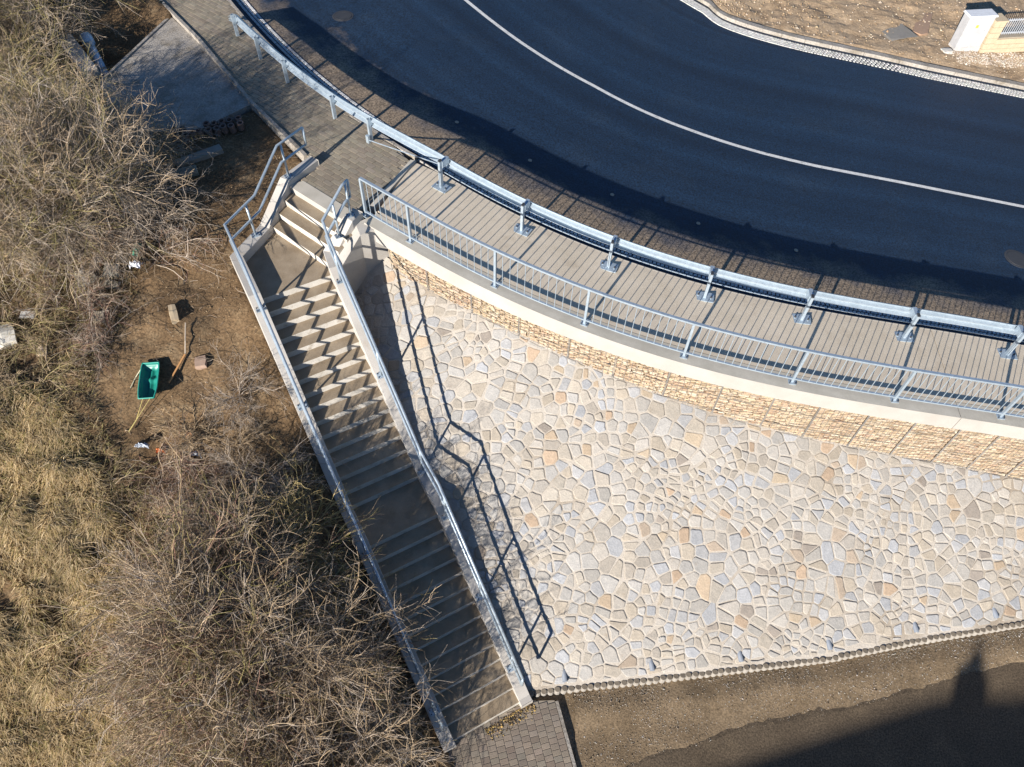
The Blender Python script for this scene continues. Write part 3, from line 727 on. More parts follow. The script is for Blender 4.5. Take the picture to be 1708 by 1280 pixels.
def beam_seg(a0, a1):
    n = max(2, int((a1 - a0) / .25)); v = []; k = len(PROF)
    for i in range(n + 1):
        a = a0 + (a1 - a0) * i / n; t, n_ = fr(a); bo = beam_off(a)
        for th in (0, -.006):
            for o, h in PROF:
                sc = float(np.interp(a, [aB0, GA[0] - .1], [.35, 1.])); p = kp(a, bo - o + th); v.append((p[0], p[1], U(p[0]) + beam_h(a) + h * sc))
    f = []; w_ = 2 * k
    for i in range(n):
        b = i * w_
        for j in range(k - 1): f += [(b + j, b + j + 1, b + w_ + j + 1, b + w_ + j), (b + k + j + 1, b + k + j, b + w_ + k + j, b + w_ + k + j + 1)]
        f += [(b + k - 1, b + 2 * k - 1, b + w_ + 2 * k - 1, b + w_ + k - 1), (b, b + w_, b + w_ + k, b + k)]
    mb = MB(); mb.add(v, f); return mb.build('beam', M_zinc, gd)
edges = [aB0] + [GA[i] + .25 for i in range(1, len(GA), 2)] + [AEND - .2]
for a0, a1 in zip(edges, edges[1:]): beam_seg(a0, a1 + .0)
for i, a in enumerate(GA):
    t, n_ = fr(a); plated = i >= 5; po_ = beam_off(a) - (.33 if plated else .10); p = kp(a, po_); z0 = U(p[0]); h = (.78 if plated else .66)
    c = Vector((p[0], p[1], z0)); mb = MB()                                  # C-section post
    mb.box(c + Vector((0, 0, h / 2)) - n_ * .045, t * .03, n_ * .004, (0, 0, h / 2)); mb.box(c + Vector((0, 0, h / 2)) - t * .028, t * .004, n_ * .042, (0, 0, h / 2 - .004)); mb.box(c + Vector((0, 0, h / 2)) + t * .028, t * .004, n_ * .042, (0, 0, h / 2 - .006))
    po = mb.build('post', M_zinc, gd)
    if plated:
        mb = MB(); mb.box(c + Vector((0, 0, .012)), t * .215, n_ * .145, (0, 0, .012)); mb.build('base_plate', M_zinc, po)
        for s_, q_ in ((-1, .02), (1, -.02)):
            mb = MB(); b = c + t * .15 * s_ + n_ * q_ + Vector((0, 0, .024)); mb.tube([b, b + Vector((0, 0, .012))], .028, 10); mb.build('washer', M_zinc, po)
            mb = MB(); mb.tube([b, b + Vector((0, 0, .055))], .018, 6); mb.build('bolt', M_zdark, po)
        mb = MB(); mb.box(c + n_ * .165 + Vector((0, 0, .66)), t * .045, n_ * .125, (0, 0, .09)); mb.build('spacer', M_zinc, po)
        mb = MB(); mb.box(c + n_ * .0 + Vector((0, 0, .80)), t * .03, n_ * .05, (0, 0, .012)); mb.build('post_cap', M_zdark, po)
    else:
        mb = MB(); mb.box(c + n_ * .05 + Vector((0, 0, h - .14)), t * .03, n_ * .04, (0, 0, .06)); mb.build('spacer', M_zinc, po)
    mb = MB(); q = kp(a, beam_off(a) + .046); b = Vector((q[0], q[1], U(q[0]) + beam_h(a) + .02)); mb.box(b, t * .16, n_ * .003, (0, 0, .02)); mb.build('splice_plate', M_zinc, po)
# thin tension tube behind the beam
mb = MB(); aa = np.arange(GA[5], AEND - .3, .4); mb.tube([(*kp(a, -.27), U(kp(a, -.27)[0]) + .40) for a in aa], .012, 6); mb.build('lower_tube', M_zinc, gd)
t, n_ = fr(GA[4]); p4 = kp(GA[4], beam_off(GA[4]) - .2); p5 = kp(GA[5], beam_off(GA[5]) - .25)
mb = MB(); mb.tube([(p4[0], p4[1], U(p4[0]) + .08), (p5[0], p5[1], U(p5[0]) + .62)], .014, 6); mb.build('anchor_rod', M_zinc, gd)
mb = MB(); mb.box((p4[0], p4[1], U(p4[0]) + .09), t * .05, n_ * .03, (0, 0, .12)); mb.build('anchor_bracket', M_zinc, gd)

# ------------------------------------------------------------ stair handrails
def handrail(top, main_e, label, posts_top):
    """top: list of (x,y,z cheek top) above the main flight; then follows the cheek profile at main_e"""
    hr = empty('stair_handrail', (*se(4, main_e), -3), label=label, cat='handrail')
    path = top + [(*se(s, main_e), z) for s, z in ((.02, -.45), (4.42, -3.15), (5.38, -3.15), (9.22, -5.48))]
    seg = [Vector(p) for p in path]
    for h, nm in ((.95, 'handrail_tube'), (.48, 'knee_rail')):
        pts = [p + Vector((0, 0, h)) for p in seg]
        mb = MB(); mb.tube(pts, .031, 8); mb.build(nm, M_zinc, hr, True)
    for e_ in (seg[0], seg[-1]):
        mb = MB(); mb.tube([e_ + Vector((0, 0, .48)), e_ + Vector((0, 0, .95))], .0308, 8); mb.build('end_bar', M_zinc, hr, True)
    pp = list(posts_top)
    for s in (.33, 2.35, 4.40, 5.62, 7.27, 8.75):
        pp.append((*se(s, main_e), float(np.interp(s, [q[0] for q in CP], [q[1] for q in CP]))))
    for i, p in enumerate(pp):
        p = Vector(p); mb = MB(); mb.tube([p + Vector((0, 0, .0)), p + Vector((0, 0, .93))], .027, 8); po = mb.build('post', M_zinc, hr, True)
        t = Vector((D.x, D.y, -.61 if (i >= len(posts_top) and i - len(posts_top) in (1, 4, 5)) else 0)).normalized(); n_ = Vector((Ee.x, Ee.y, 0)); u_ = n_.cross(t)
        mb = MB(); mb.box(p + u_ * -.0 + Vector((0, 0, .012)), t * .075, n_ * .105, u_ * .008); mb.build('base_plate', M_zinc, po)
        for a_ in (-1, 1):
            for b_ in (-1, 1):
                mb = MB(); q = p + t * .045 * a_ + n_ * .075 * b_ + Vector((0, 0, .015)); mb.tube([q, q + Vector((0, 0, .035))], .012, 6); mb.build('bolt', M_zdark, po)
    return hr
handrail([(-5.25, 15.36, .15), (-5.70, 14.62, .15), (-6.12, 13.56, -.45), (*se(-1.36, -.95), -.45)], -.95, 'grey steel tube handrail on the left stair wall beside the brambles', [(-5.64, 14.72, .15), (-6.25, 13.25, -.45)])
handrail([(-3.88, 13.52, .14), (-3.97, 13.30, .14), (*se(-.50, 1.02), -.45)], .95, 'grey steel tube handrail on the right stair wall beside the stone slope', [(-3.92, 13.42, .14), (-4.17, 13.03, -.16)])

# ------------------------------------------------------------ top right corner: cabinet, sandstone wall, fence
cz = U(15.4) - .05
cb = empty('utility_cabinet', (15.8, 26.5, cz), label='tall white utility cabinet with a yellow sticker beside the sandstone wall', cat='cabinet')
cd = Vector((.985, .17, 0)).normalized(); cn = Vector((.17, -.985, 0)); cc = Vector((15.86, 26.45, cz))
mb = MB(); mb.box(cc + Vector((0, 0, .06)), cd * .50, cn * .20, (0, 0, .10), (.42, .41, .40)); mb.build('plinth', M_plain, cb)
mb = MB(); mb.box(cc + Vector((0, 0, .70)), cd * .49, cn * .19, (0, 0, .56), (.38, .38, .385)); mb.build('body', M_plain, cb)
mb = MB(); mb.box(cc + Vector((0, 0, .70)) + cn * .196, cd * .45, cn * .008, (0, 0, .52), (.41, .41, .415)); dr = mb.build('door', M_plain, cb)
mb = MB(); mb.box(cc + Vector((0, 0, .93)) + cn * .206 + cd * -.06, cd * .05, cn * .002, (0, 0, .05), (.85, .62, .06)); mb.build('sticker', M_plain, dr, label='yellow warning sticker')
mb = MB(); mb.box(cc + Vector((0, 0, .78)) + cn * .210 + cd * .3, cd * .012, cn * .008, (0, 0, .02), (.3, .3, .32)); mb.build('lock', M_plain, dr)
mb = MB(); mb.box(cc + Vector((0, 0, 1.29)), cd * .53, cn * .24, (0, 0, .03), (.55, .57, .60), .95); mb.build('roof', M_plain, cb)
sw = empty('sandstone_wall', (17.2, 26.6, cz - .1), label='low sandstone block wall with a pillar and a bar fence at the top right corner', cat='wall')
w0 = Vector((16.40, 26.52, cz - .12))
def blocks(L0, L1, rows, z0, thick, bl, bh, nm='block'):
    for r in range(rows):
        u_ = L0 - (bl / 2 if r % 2 else 0)
        while u_ < L1:
            a, b = max(L0, u_), min(L1, u_ + bl)
            if b - a > .05:
                mb = MB(); mb.box(w0 + cd * ((a + b) / 2) + Vector((0, 0, z0 + (r + .5) * bh)), cd * ((b - a) / 2 - .006), cn * thick * random.uniform(.97, 1.), (0, 0, bh / 2 - .006)); mb.build(nm, M_sand, sw)
            u_ += bl
blocks(0, .42, 6, 0, .24, .42, .20); blocks(.43, 6.5, 3, 0, .20, .40, .165)
mb = MB(); mb.box(w0 + cd * 3.25 + Vector((0, 0, .3)), cd * 3.2, cn * .17, (0, 0, .55 / 2), (1, 1, 1)); mb.build('core', M_joint, sw)
mb = MB(); mb.box(w0 + cd * .21 + Vector((0, 0, 1.225)), cd * .24, cn * .27, (0, 0, .025)); mb.build('pillar_cap', M_sand, sw)
mb = MB(); mb.box(w0 + cd * 3.47 + Vector((0, 0, .515)), cd * 3.03, cn * .22, (0, 0, .02)); mb.build('wall_cap', M_sand, sw)
for h in (.66, 1.12):
    mb = MB(); mb.box(w0 + cd * 3.45 + Vector((0, 0, h)), cd * 3.0, cn * .012, (0, 0, .018), (.35, .37, .40)); mb.build('fence_rail', M_plain, sw)
u_ = .52
while u_ < 6.4:
    mb = MB(); mb.box(w0 + cd * u_ + Vector((0, 0, .89)), cd * .010, cn * .010, (0, 0, .29), (.35, .37, .40)); mb.build('fence_bar', M_plain, sw); u_ += .085
def bankz(x, y):
    a = near_arc(x, y); q = kat(a); o = math.hypot(x - q[0], y - q[1]) - far(a)
    return U(x) - .10 + min(.6, (o - .83) * .09) + .10 * mn.noise(Vector((x * .8, y * .8, 2))) + .05 * mn.noise(Vector((x * 3, y * 3, 7))) + .02
def gv():
    u = random.uniform(-1.2, 6); d = random.uniform(.22, .95); p = w0 + cd * u + cn * d
    return p.x, p.y, bankz(p.x, p.y) - .004
pebbles('gravel_strip', 4500, gv, .028, [(.38, .32, .25), (.33, .27, .21), (.42, .38, .33), (.29, .22, .165), (.45, .41, .355)], 'pale pebble strip between the far kerb and the sandstone wall')
def rock(name, c, dims, rot, col, label, cat='stone', group=None, mat=None, parent=None, jag=.16, tilt=0.):
    import bmesh
    bm = bmesh.new(); bmesh.ops.create_cube(bm, size=1); bmesh.ops.subdivide_edges(bm, edges=bm.edges[:], cuts=1, use_grid_fill=True)
    rnd = random.Random(hash(label) % 1000 if False else int(abs(c[0] * 100 + c[1] * 37)))
    for vv in bm.verts:
        l = vv.co.length; vv.co *= (1 - .35 * max(0, l - .55)) * (1 + rnd.uniform(-jag, jag)); vv.co = Vector((vv.co.x * dims[0], vv.co.y * dims[1], vv.co.z * dims[2]))
    me = bpy.data.meshes.new(name); bm.to_mesh(me); bm.free(); me.materials.append(mat or M_plain)
    at = me.color_attributes.new('col', 'FLOAT_COLOR', 'POINT'); at.data.foreach_set('color', np.array([(*rc(col, .08), 1) for _ in me.vertices], 'f').ravel())
    o = bpy.data.objects.new(name, me); COL.objects.link(o); o.location = c; o.rotation_euler = (tilt, tilt * .6, rot)
    return tag(o, label, cat, group)
rock('white_stone', (15.05, 26.0, cz + .06), (.36, .3, .28), .3, (.45, .43, .39), 'chunky white stone lying at the left foot of the utility cabinet')
rock('grey_patch', (13.3, 27.0, U(13.3) + .05), (1.1, 1.5, .05), .3, (.23, .21, .18), 'flat grey concrete remnant half buried in the clay bank', 'slab')
rock('brick_remnant', (14.6, 27.6, U(14.6) + .10), (.6, 1.7, .12), -.35, (.30, .20, .135), 'reddish broken masonry strip on the bank behind the cabinet', 'masonry')

# ------------------------------------------------------------ house whose shadow falls on the lower road (it stands behind the camera)
tl = 23.; hh = tl * math.tan(EL); sx, sy = math.cos(AZ) * tl, math.sin(AZ) * tl
def back(p): return Vector((p[0] - sx, p[1] - sy, ZG + hh))
hs_ = empty('house', (back((12, 4))[0], back((12, 4))[1] - 4, ZG), label='plastered house with a hipped tile roof and chimney that shades the lower road', cat='house')
r1, r2 = back((10.0, 4.60)), back((24, 5.4)); rd = (r2 - r1).normalized(); rn = Vector((rd.y, -rd.x, 0)); hw = 3.8; ev = -3.0
e1, e2 = r1 - rd * 9.2, r2 + rd * .5
A_, B_, C_, D_ = e1 - rn * hw + Vector((0, 0, ev)), e2 - rn * hw + Vector((0, 0, ev)), e2 + rn * hw + Vector((0, 0, ev)), e1 + rn * hw + Vector((0, 0, ev))
mb = MB(); mb.add([r1, r2, A_, B_, C_, D_], [(2, 3, 1, 0), (4, 5, 0, 1), (5, 2, 0), (3, 4, 1), (2, 5, 4, 3)]); rf = mb.build('roof', M_roof, hs_)
mb = MB(); cA, cB, cC, cD = A_ + rd * .4 + rn * .4, B_ - rd * .4 + rn * .4, C_ - rd * .4 - rn * .4, D_ + rd * .4 - rn * .4
mb.prism([(q.x, q.y) for q in (cD, cC, cB, cA)], A_.z - .02, ZG - .2); mb.build('wall', M_wall, hs_)
cp = back((10.72, 4.72)); mb = MB(); mb.box((cp.x, cp.y, cp.z - .15), rd * .26, rn * .24, (0, 0, .35)); mb.box((cp.x, cp.y, cp.z + .26), rd * .14, rn * .16, (0, 0, .06)); mb.box((cp.x, cp.y, cp.z + .38), rd * .09, rn * .09, (0, 0, .06)); mb.build('chimney', M_roof, rf)
for k in range(4):
    q = A_ + rd * (3 + 3.2 * k) + rn * .4; mb = MB(); mb.box((q.x - rn.x * .01, q.y - rn.y * .01, ZG + 1.9), rd * .5, rn * .03, (0, 0, .7), (.03, .035, .04)); wn = mb.build('window', M_plast, hs_)

# ------------------------------------------------------------ old slab, debris on the hillside
rs = empty('old_slab', (-9.6, 18.5, -.2), label='weathered flat concrete platform between the thicket and the footway', cat='platform')
mb = MB(); pl_ = [(-10.9, 22.35), (-11.75, 18.7), (-10.6, 16.5), (-8.5, 16.75), (-7.42, 17.98), (-9.67, 20.98)]
mb.prism(pl_ if area(pl_) > 0 else pl_[::-1], lambda x, y: -.10 + .02 * mn.noise(Vector((x, y, 0))), -1.9); mb.build('slab', M_oldslab, rs)
mb = MB(); mb.prism([(-10.98, 22.3), (-11.83, 18.7), (-11.75, 18.68), (-10.9, 22.3)], -.06, -1.2); mb.build('slab_edge', M_oldslab, rs)
tr = empty('clay_tile_row', (-8.3, 16.6, -.2), label='two rows of hollow reddish clay blocks at the front edge of the old slab', cat='clay blocks')
def hollow():
    mb = MB(); n = 10; v = []
    for r, z in ((.085, 0), (.09, .22), (.06, .22), (.055, .05)):
        for j in range(n): q = 2 * math.pi * j / n; v.append((r * math.cos(q), r * math.sin(q), z))
    mb.add(v, [(k * n + j, k * n + (j + 1) % n, (k + 1) * n + (j + 1) % n, (k + 1) * n + j) for k in range(3) for j in range(n)] + [tuple(range(3 * n, 4 * n))], (.17, .115, .095)); return mb
h0 = hollow().build('clay_block', M_plain, tr); k = 0
for r in range(2):
    for i in range(9):
        o = h0 if k == 0 else h0.copy()
        if k: COL.objects.link(o); o.parent = tr
        o.matrix_parent_inverse = Matrix.Translation(tr.location).inverted(); k += 1
        x = -9.0 + .185 * i + .08 * r; y = 16.58 + .075 * i - .21 * r; o.location = (x, y, T(x, y) + .04 + random.uniform(-.02, .02)); o.rotation_euler = (random.gauss(.15, .08), random.gauss(0, .08), 0)
def plank(name, p, q, wd, th, col, label, cat, z=.05, mat=None):
    a = Vector((*p, T(*p) + z)); b = Vector((*q, T(*q) + z)); d = (b - a); t = d.normalized(); n_ = t.cross(Vector((0, 0, 1))).normalized(); u_ = n_.cross(t)
    mb = MB(); k0 = 0; mb.box((a + b) / 2, d / 2, n_ * wd / 2, u_ * th / 2, col)
    o = mb.build(name, mat or M_plain); bv = o.modifiers.new('bevel', 'BEVEL'); bv.width = min(.02, th * .2); bv.segments = 2
    return tag(o, label, cat)
plank('concrete_kerb_piece', (-8.75, 15.45), (-7.75, 16.15), .26, .16, (.27, .24, .20), 'grey concrete kerb piece lying on the soil below the clay blocks', 'kerb stone')
plank('concrete_kerb_piece', (-8.95, 14.9), (-8.15, 15.3), .30, .14, (.25, .22, .17), 'mossy concrete kerb piece half hidden by twigs at the thicket edge', 'kerb stone')
plank('concrete_lintel', (-13.35, 20.5), (-12.05, 18.95), .42, .3, (.46, .40, .33), 'rough pale concrete beam lying in the thicket beside the white pipe', 'beam', .25)
plank('timber_pole', (-8.58, 6.35), (-7.20, 5.62), .06, .05, (.42, .34, .20), 'straight pale timber lath on the dry grass bank', 'lath', .12)
pp_ = empty('plastic_pipe', (-12.7, 20.3, -.4), label='pale blue white plastic pipe with a socket end lying beside the concrete beam', cat='pipe')
a, b = Vector((-13.05, 21.05, -.12)), Vector((-12.05, 19.55, -.42)); mb = MB(); mb.tube([a + (b - a) * .14, b], .125, 14, (.50, .60, .70)); mb.build('pipe', M_plast, pp_, True)
mb = MB(); mb.tube([a, a + (b - a) * .16, a + (b - a) * .19], [.175, .175, .13], 14, (.55, .65, .74)); mb.build('socket', M_plast, pp_, True)
# sledge
sx0, sy0 = -7.78, 9.32; sl = empty('sledge', (sx0, sy0, T(sx0, sy0)), label='turquoise green plastic sledge with a yellow rope lying on bare soil', cat='sledge')
def sledge():
    L_, W_ = .84, .38; nu, nv = 22, 15; v = []; zb = T(sx0, sy0) + .10
    rot = math.radians(8); ca, sa = math.cos(rot), math.sin(rot)
    for i in range(nu):
        u = i / (nu - 1); yy = (u - .5) * L_
        wd = W_ * (1 - .10 * abs(2 * u - 1) ** 4) * (1. - .10 * max(0, .3 - u) / .3)
        endw = max(0., 1 - min(u, 1 - u) / .10)
        for j in range(nv):
            t = 2 * j / (nv - 1) - 1
            side = max(0., (abs(t) - .72) / .28); z = .15 * max(side ** .7 if side > 0 else 0, min(1, endw) ** .8)
            if side == 0 and endw == 0: z += .035 * (math.cos(t * 9.4) * .5 + .5) + (.05 * max(0, 1 - abs(u - .60) / .08))
            x = t * wd / 2; z += .05 * max(0, .25 - u)
            v.append((sx0 + x * ca - yy * sa, sy0 + x * sa + yy * ca, zb + z + (yy) * .18))
    f = [(i * nv + j, i * nv + j + 1, (i + 1) * nv + j + 1, (i + 1) * nv + j) for i in range(nu - 1) for j in range(nv - 1)]
    mb = MB(); mb.add(v, f, (.012, .19, .145)); o = mb.build('shell', M_plast, sl, True); so = o.modifiers.new('solid', 'SOLIDIFY'); so.thickness = .012
    rim = [v[j] for j in range(nv)] + [v[i * nv + nv - 1] for i in range(1, nu)] + [v[(nu - 1) * nv + j] for j in range(nv - 2, -1, -1)] + [v[i * nv] for i in range(nu - 2, -1, -1)]
    mb = MB(); mb.tube(rim, .016, 6, (.022, .26, .20)); mb.build('rim', M_plast, sl, True)
    mb = MB(); mb.tube([v[4], (sx0 - .2, sy0 - .75, T(sx0 - .2, sy0 - .75) + .06), (sx0 - .28, sy0 - 1.0, T(sx0 - .28, sy0 - 1.0) + .04), v[11]], .006, 5, (.40, .33, .12)); mb.build('rope', M_plain, sl)
    mb = MB(); mb.tube([v[nv * 18], (sx0 - .36, sy0 + .15, zb + .05), (sx0 - .42, sy0 - .1, zb - .02)], .009, 5, (.5, .48, .35)); mb.build('cord', M_plain, sl)
sledge()
def dr(i, x, y, dims, rot, col, label, cat='stone', z=.03, jag=.16, tilt=.1): rock(i, (x, y, T(x, y) + z), dims, rot, col, label, cat, jag=jag, tilt=tilt)
dr('old_brick', -7.62, 10.95, (.17, .5, .16), .45, (.42, .33, .22), 'long tan broken stone on the soil above the sledge')
dr('old_brick', -6.90, 9.98, (.24, .28, .16), .3, (.34, .24, .18), 'squarish brown stone on the soil to the right of the sledge')
dr('rubble_stone', -9.2, 10.72, (.26, .28, .2), .2, (.32, .27, .20), 'rounded brown grey stone among twigs left of the sledge')
dr('rubble_stone', -10.95, 10.0, (.5, .6, .4), .5, (.55, .52, .46), 'large pale concrete chunk at the left edge of the picture')
dr('rubble_stone', -9.75, 11.7, (.42, .36, .26), .6, (.42, .39, .34), 'pale grey block in the rubble heap with twigs over it')
dr('rubble_stone', -9.25, 11.95, (.34, .3, .26), .1, (.25, .24, .21), 'dark grey block at the top of the rubble heap')
dr('rubble_stone', -9.22, 11.62, (.40, .20, .14), .05, (.30, .27, .21), 'flat grey plank shaped stone in the rubble heap')
dr('rubble_stone', -9.5, 11.2, (.10, .42, .10), .25, (.33, .31, .27), 'narrow upright grey stone at the side of the rubble heap')
dr('rubble_stone', -10.65, 10.6, (.34, .16, .1), .1, (.46, .45, .42), 'thin whitish slab near the left edge among brown twigs')
dr('rubble_stone', -10.1, 9.75, (.2, .2, .14), .1, (.44, .36, .28), 'small pinkish stone left of the sledge in the brambles')
dr('rubble_stone', -13.9, 18.2, (.7, .35, .3), .1, (.44, .36, .27), 'low tan stone strip in the thicket at the upper left edge')
def crumple(name, x, y, r, col, label, cat='litter', st=(1, 1), z=.12):
    mb = MB(); n = 9; v = []
    for i in range(n):
        for j in range(n):
            a, b = (i / (n - 1) - .5) * 2, (j / (n - 1) - .5) * 2
            v.append((x + a * r * st[0] + random.uniform(-.02, .02), y + b * r * st[1] + random.uniform(-.02, .02), T(x, y) + z + random.uniform(-.035, .06) - .05 * (a * a + b * b)))
    mb.add(v, [(i * n + j, i * n + j + 1, (i + 1) * n + j + 1, (i + 1) * n + j) for i in range(n - 1) for j in range(n - 1)], col)
    o = mb.build(name, M_plast); tag(o, label, cat)
crumple('plastic_bag', -8.72, 12.08, .13, (.70, .72, .78), 'crumpled white plastic bag below the green netting', 'bag', (1, .7), .25)
crumple('green_netting', -8.74, 12.42, .14, (.03, .30, .20), 'scrap of green netting caught in the twigs', 'netting', (.45, 1.5), .3)
crumple('blue_plastic', -6.25, 6.25, .15, (.08, .16, .45), 'crumpled blue plastic sheet in the dark brambles', 'litter', (1, .8), .75)
crumple('orange_litter', -7.46, 8.12, .09, (.5, .16, .06), 'orange red scrap of plastic below the sledge rope', 'litter', (1, .5), .08)
crumple('orange_litter', -6.92, 8.5, .08, (.55, .2, .08), 'small orange scrap right of the sledge rope', 'litter', (.7, 1), .08)
crumple('foil_litter', -6.75, 8.12, .10, (.55, .58, .62), 'small silvery foil scrap below the orange scrap', 'litter', (1.2, .5), .1)
crumple('foil_litter', -7.78, 8.1, .11, (.40, .44, .50), 'grey foil scrap left of the orange red scrap', 'litter', (1.3, .4), .1)
mb = MB(); mb.tube([(-7.30, 10.72, T(-7.3, 10.72) + .08), (-7.22, 10.3, T(-7.22, 10.3) + .09), (-7.2, 10.05, T(-7.2, 10.05) + .08)], [.012, .012, .01], 6, (.5, .42, .33)); mb.tube([(-7.2, 10.05, T(-7.2, 10.05) + .08), (-7.45, 9.42, T(-7.45, 9.42) + .1)], [.024, .02], 6, (.42, .22, .09)); tag(mb.build('broken_branch', M_plain), 'bent orange brown stick with a pale end lying right of the sledge', 'branch')

# ------------------------------------------------------------ bare shrubs
rng = np.random.default_rng(11)
def tubes(P, Rr, n=3):
    N, k, _ = P.shape; d = np.gradient(P, axis=1); d /= np.linalg.norm(d, axis=2, keepdims=True) + 1e-9
    ref = rng.normal(size=(N, 1, 3)); x = np.cross(d, ref); x /= np.linalg.norm(x, axis=2, keepdims=True) + 1e-9; y = np.cross(d, x)
    q = 2 * np.pi * np.arange(n) / n
    V = P[:, :, None, :] + Rr[:, :, None, None] * (np.cos(q)[None, None, :, None] * x[:, :, None, :] + np.sin(q)[None, None, :, None] * y[:, :, None, :])
    idx = np.arange(N * k * n).reshape(N, k, n); a = idx[:, :-1, :]; b = idx[:, 1:, :]
    F = np.stack([a, np.roll(a, -1, 2), np.roll(b, -1, 2), b], -1).reshape(-1, 4)
    return V.reshape(-1, 3), F
def grow(base, dirv, length, k, curl, droop):
    N = len(base); P = np.zeros((N, k, 3)); P[:, 0] = base; d = dirv / np.linalg.norm(dirv, axis=1, keepdims=True); st = (length / (k - 1))[:, None]
    for i in range(1, k):
        d = d + rng.normal(size=(N, 3)) * curl; d[:, 2] -= droop * i / k; d /= np.linalg.norm(d, axis=1, keepdims=True); P[:, i] = P[:, i - 1] + d * st
    return P
def sprout(P, m, lo, hi, spread):
    N, k, _ = P.shape; t = rng.uniform(lo, hi, (N, m)) * (k - 1); i = np.minimum(t.astype(int), k - 2); fr_ = (t - i)[..., None]
    r = np.arange(N)[:, None]; b = P[r, i] * (1 - fr_) + P[r, i + 1] * fr_; d = P[r, i + 1] - P[r, i]; d /= np.linalg.norm(d, axis=2, keepdims=True) + 1e-9
    d = d + rng.normal(size=d.shape) * spread; return b.reshape(-1, 3), d.reshape(-1, 3)
def make_proto(name, H, spreadr, nst, n1, n2, cols, lean=0.5, droop=.25, thick=1., tw=1.):
    az = rng.uniform(0, 6.283, nst); inc = rng.uniform(.15, lean + .3, nst); r0 = rng.uniform(0, spreadr, nst)
    base = np.stack([r0 * np.cos(az * 1.7), r0 * np.sin(az * 1.7), np.full(nst, -.1)], 1); dv = np.stack([np.sin(inc) * np.cos(az), np.sin(inc) * np.sin(az), np.cos(inc)], 1)
    A = grow(base, dv, H * rng.uniform(.75, 1.2, nst), 8, .12, droop)
    b, d = sprout(A, n1, .18, .98, .55); B = grow(b, d, H * rng.uniform(.25, .6, len(b)), 6, .17, droop * .7)
    b, d = sprout(B, n2, .1, 1., .7); C = grow(b, d, H * rng.uniform(.10, .26, len(b)), 4, .22, .1)
    rA = np.linspace(.017, .006, 8)[None] * rng.uniform(.7, 1.2, (nst, 1)) * thick; rB = np.linspace(.0075, .0035, 6)[None] * rng.uniform(.8, 1.2, (len(B), 1)) * tw; rC = np.linspace(.0042, .0024, 4)[None] * np.ones((len(C), 1)) * tw
    out = []
    for nm, parts in (('stems', [(A, rA, 4)]), ('twigs', [(B, rB, 3), (C, rC, 3)])):
        VV, FF, CC = [], [], []; o = 0
        for P, r, n in parts:
            V, F = tubes(P, r * np.ones(P.shape[:2]), n); VV.append(V); FF.append(F + o); o += len(V)
            c = np.array(cols)[rng.integers(0, len(cols), len(P))] * rng.uniform(.75, 1.25, (len(P), 1)); CC.append(np.repeat(c, P.shape[1] * n, 0))
        ob = npmesh(nm, np.concatenate(VV), np.concatenate(FF), M_twig, np.concatenate(CC)); me = ob.data; bpy.data.objects.remove(ob); out.append((nm, me))
    return out
GREY = [(.33, .28, .23), (.27, .225, .175), (.38, .33, .28), (.29, .225, .16)]
TAN = [(.36, .27, .17), (.31, .23, .135), (.26, .195, .125), (.40, .315, .215)]
OLIVE = [(.25, .215, .085), (.20, .18, .065), (.29, .245, .12), (.23, .185, .10)]
RED = [(.21, .115, .09), (.25, .15, .11), (.29, .215, .16), (.21, .145, .10)]
YEL = [(.50, .39, .17), (.45, .35, .16), (.39, .31, .145)]
PR = {'grey': make_proto('g', 1.9, .35, 15, 9, 8, GREY, .7), 'grey2': make_proto('g2', 1.6, .5, 17, 8, 8, GREY + RED, .9, .35), 'tan': make_proto('t', 1.3, .45, 20, 8, 8, TAN, .9, .35),
      'tan2': make_proto('t2', 1.5, .6, 20, 8, 8, TAN + GREY, 1.0, .45), 'olive': make_proto('o', 1.5, .4, 18, 9, 8, OLIVE + TAN, .8, .3), 'red': make_proto('r', 1.2, .5, 16, 8, 8, RED + OLIVE, 1.0, .4),
      'tall': make_proto('tl', 3.0, .4, 11, 13, 10, GREY + OLIVE, .45, .15, 1.1), 'dense': make_proto('d', 2.9, .7, 30, 12, 14, TAN + GREY, .45, .2, .85, 1.12), 'dense2': make_proto('d2', 2.7, .7, 30, 12, 14, TAN + OLIVE + RED, .55, .25, .85, 1.12), 'yellow': make_proto('y', 1.8, .12, 26, 7, 5, YEL, .85, .15, 1.1)}
def shrub(kind, x, y, sc, label, group, name='bare_shrub', sz=1.):
    e = empty(name, (x, y, T(x, y) - .02), random.uniform(0, 6.28), label=label, cat='shrub', group=group); e.scale = (sc, sc, sc * sz)
    for nm, me in PR[kind]:
        o = bpy.data.objects.new(nm, me); COL.objects.link(o); o.parent = e
KN = {'grey': 'silvery grey', 'grey2': 'grey and reddish', 'tan': 'tan', 'tan2': 'tan and grey', 'olive': 'olive green', 'red': 'reddish brown', 'tall': 'tall olive grey', 'dense': 'tall dense tan grey', 'dense2': 'tall dense olive tan'}
def zone(poly, dist, kinds, smin, smax, label, group, avoid=(), tries=4000, name='bare_shrub', sz=1.):
    xs = [p[0] for p in poly]; ys = [p[1] for p in poly]; got = []
    for _ in range(tries):
        p = (random.uniform(min(xs), max(xs)), random.uniform(min(ys), max(ys)))
        if not inside(p, poly) or any(math.hypot(p[0] - q[0], p[1] - q[1]) < dist for q in got): continue
        if any(math.hypot(p[0] - q[0], p[1] - q[1]) < q[2] for q in avoid): continue
        s, e_ = to_se(*p)
        if s > -1.4 and e_ > -1.25: continue
        got.append(p); k = random.choice(kinds)
        shrub(k, p[0], p[1], random.uniform(smin, smax), KN[k] + ' ' + label, group, name, sz)
    return len(got)
n = 0
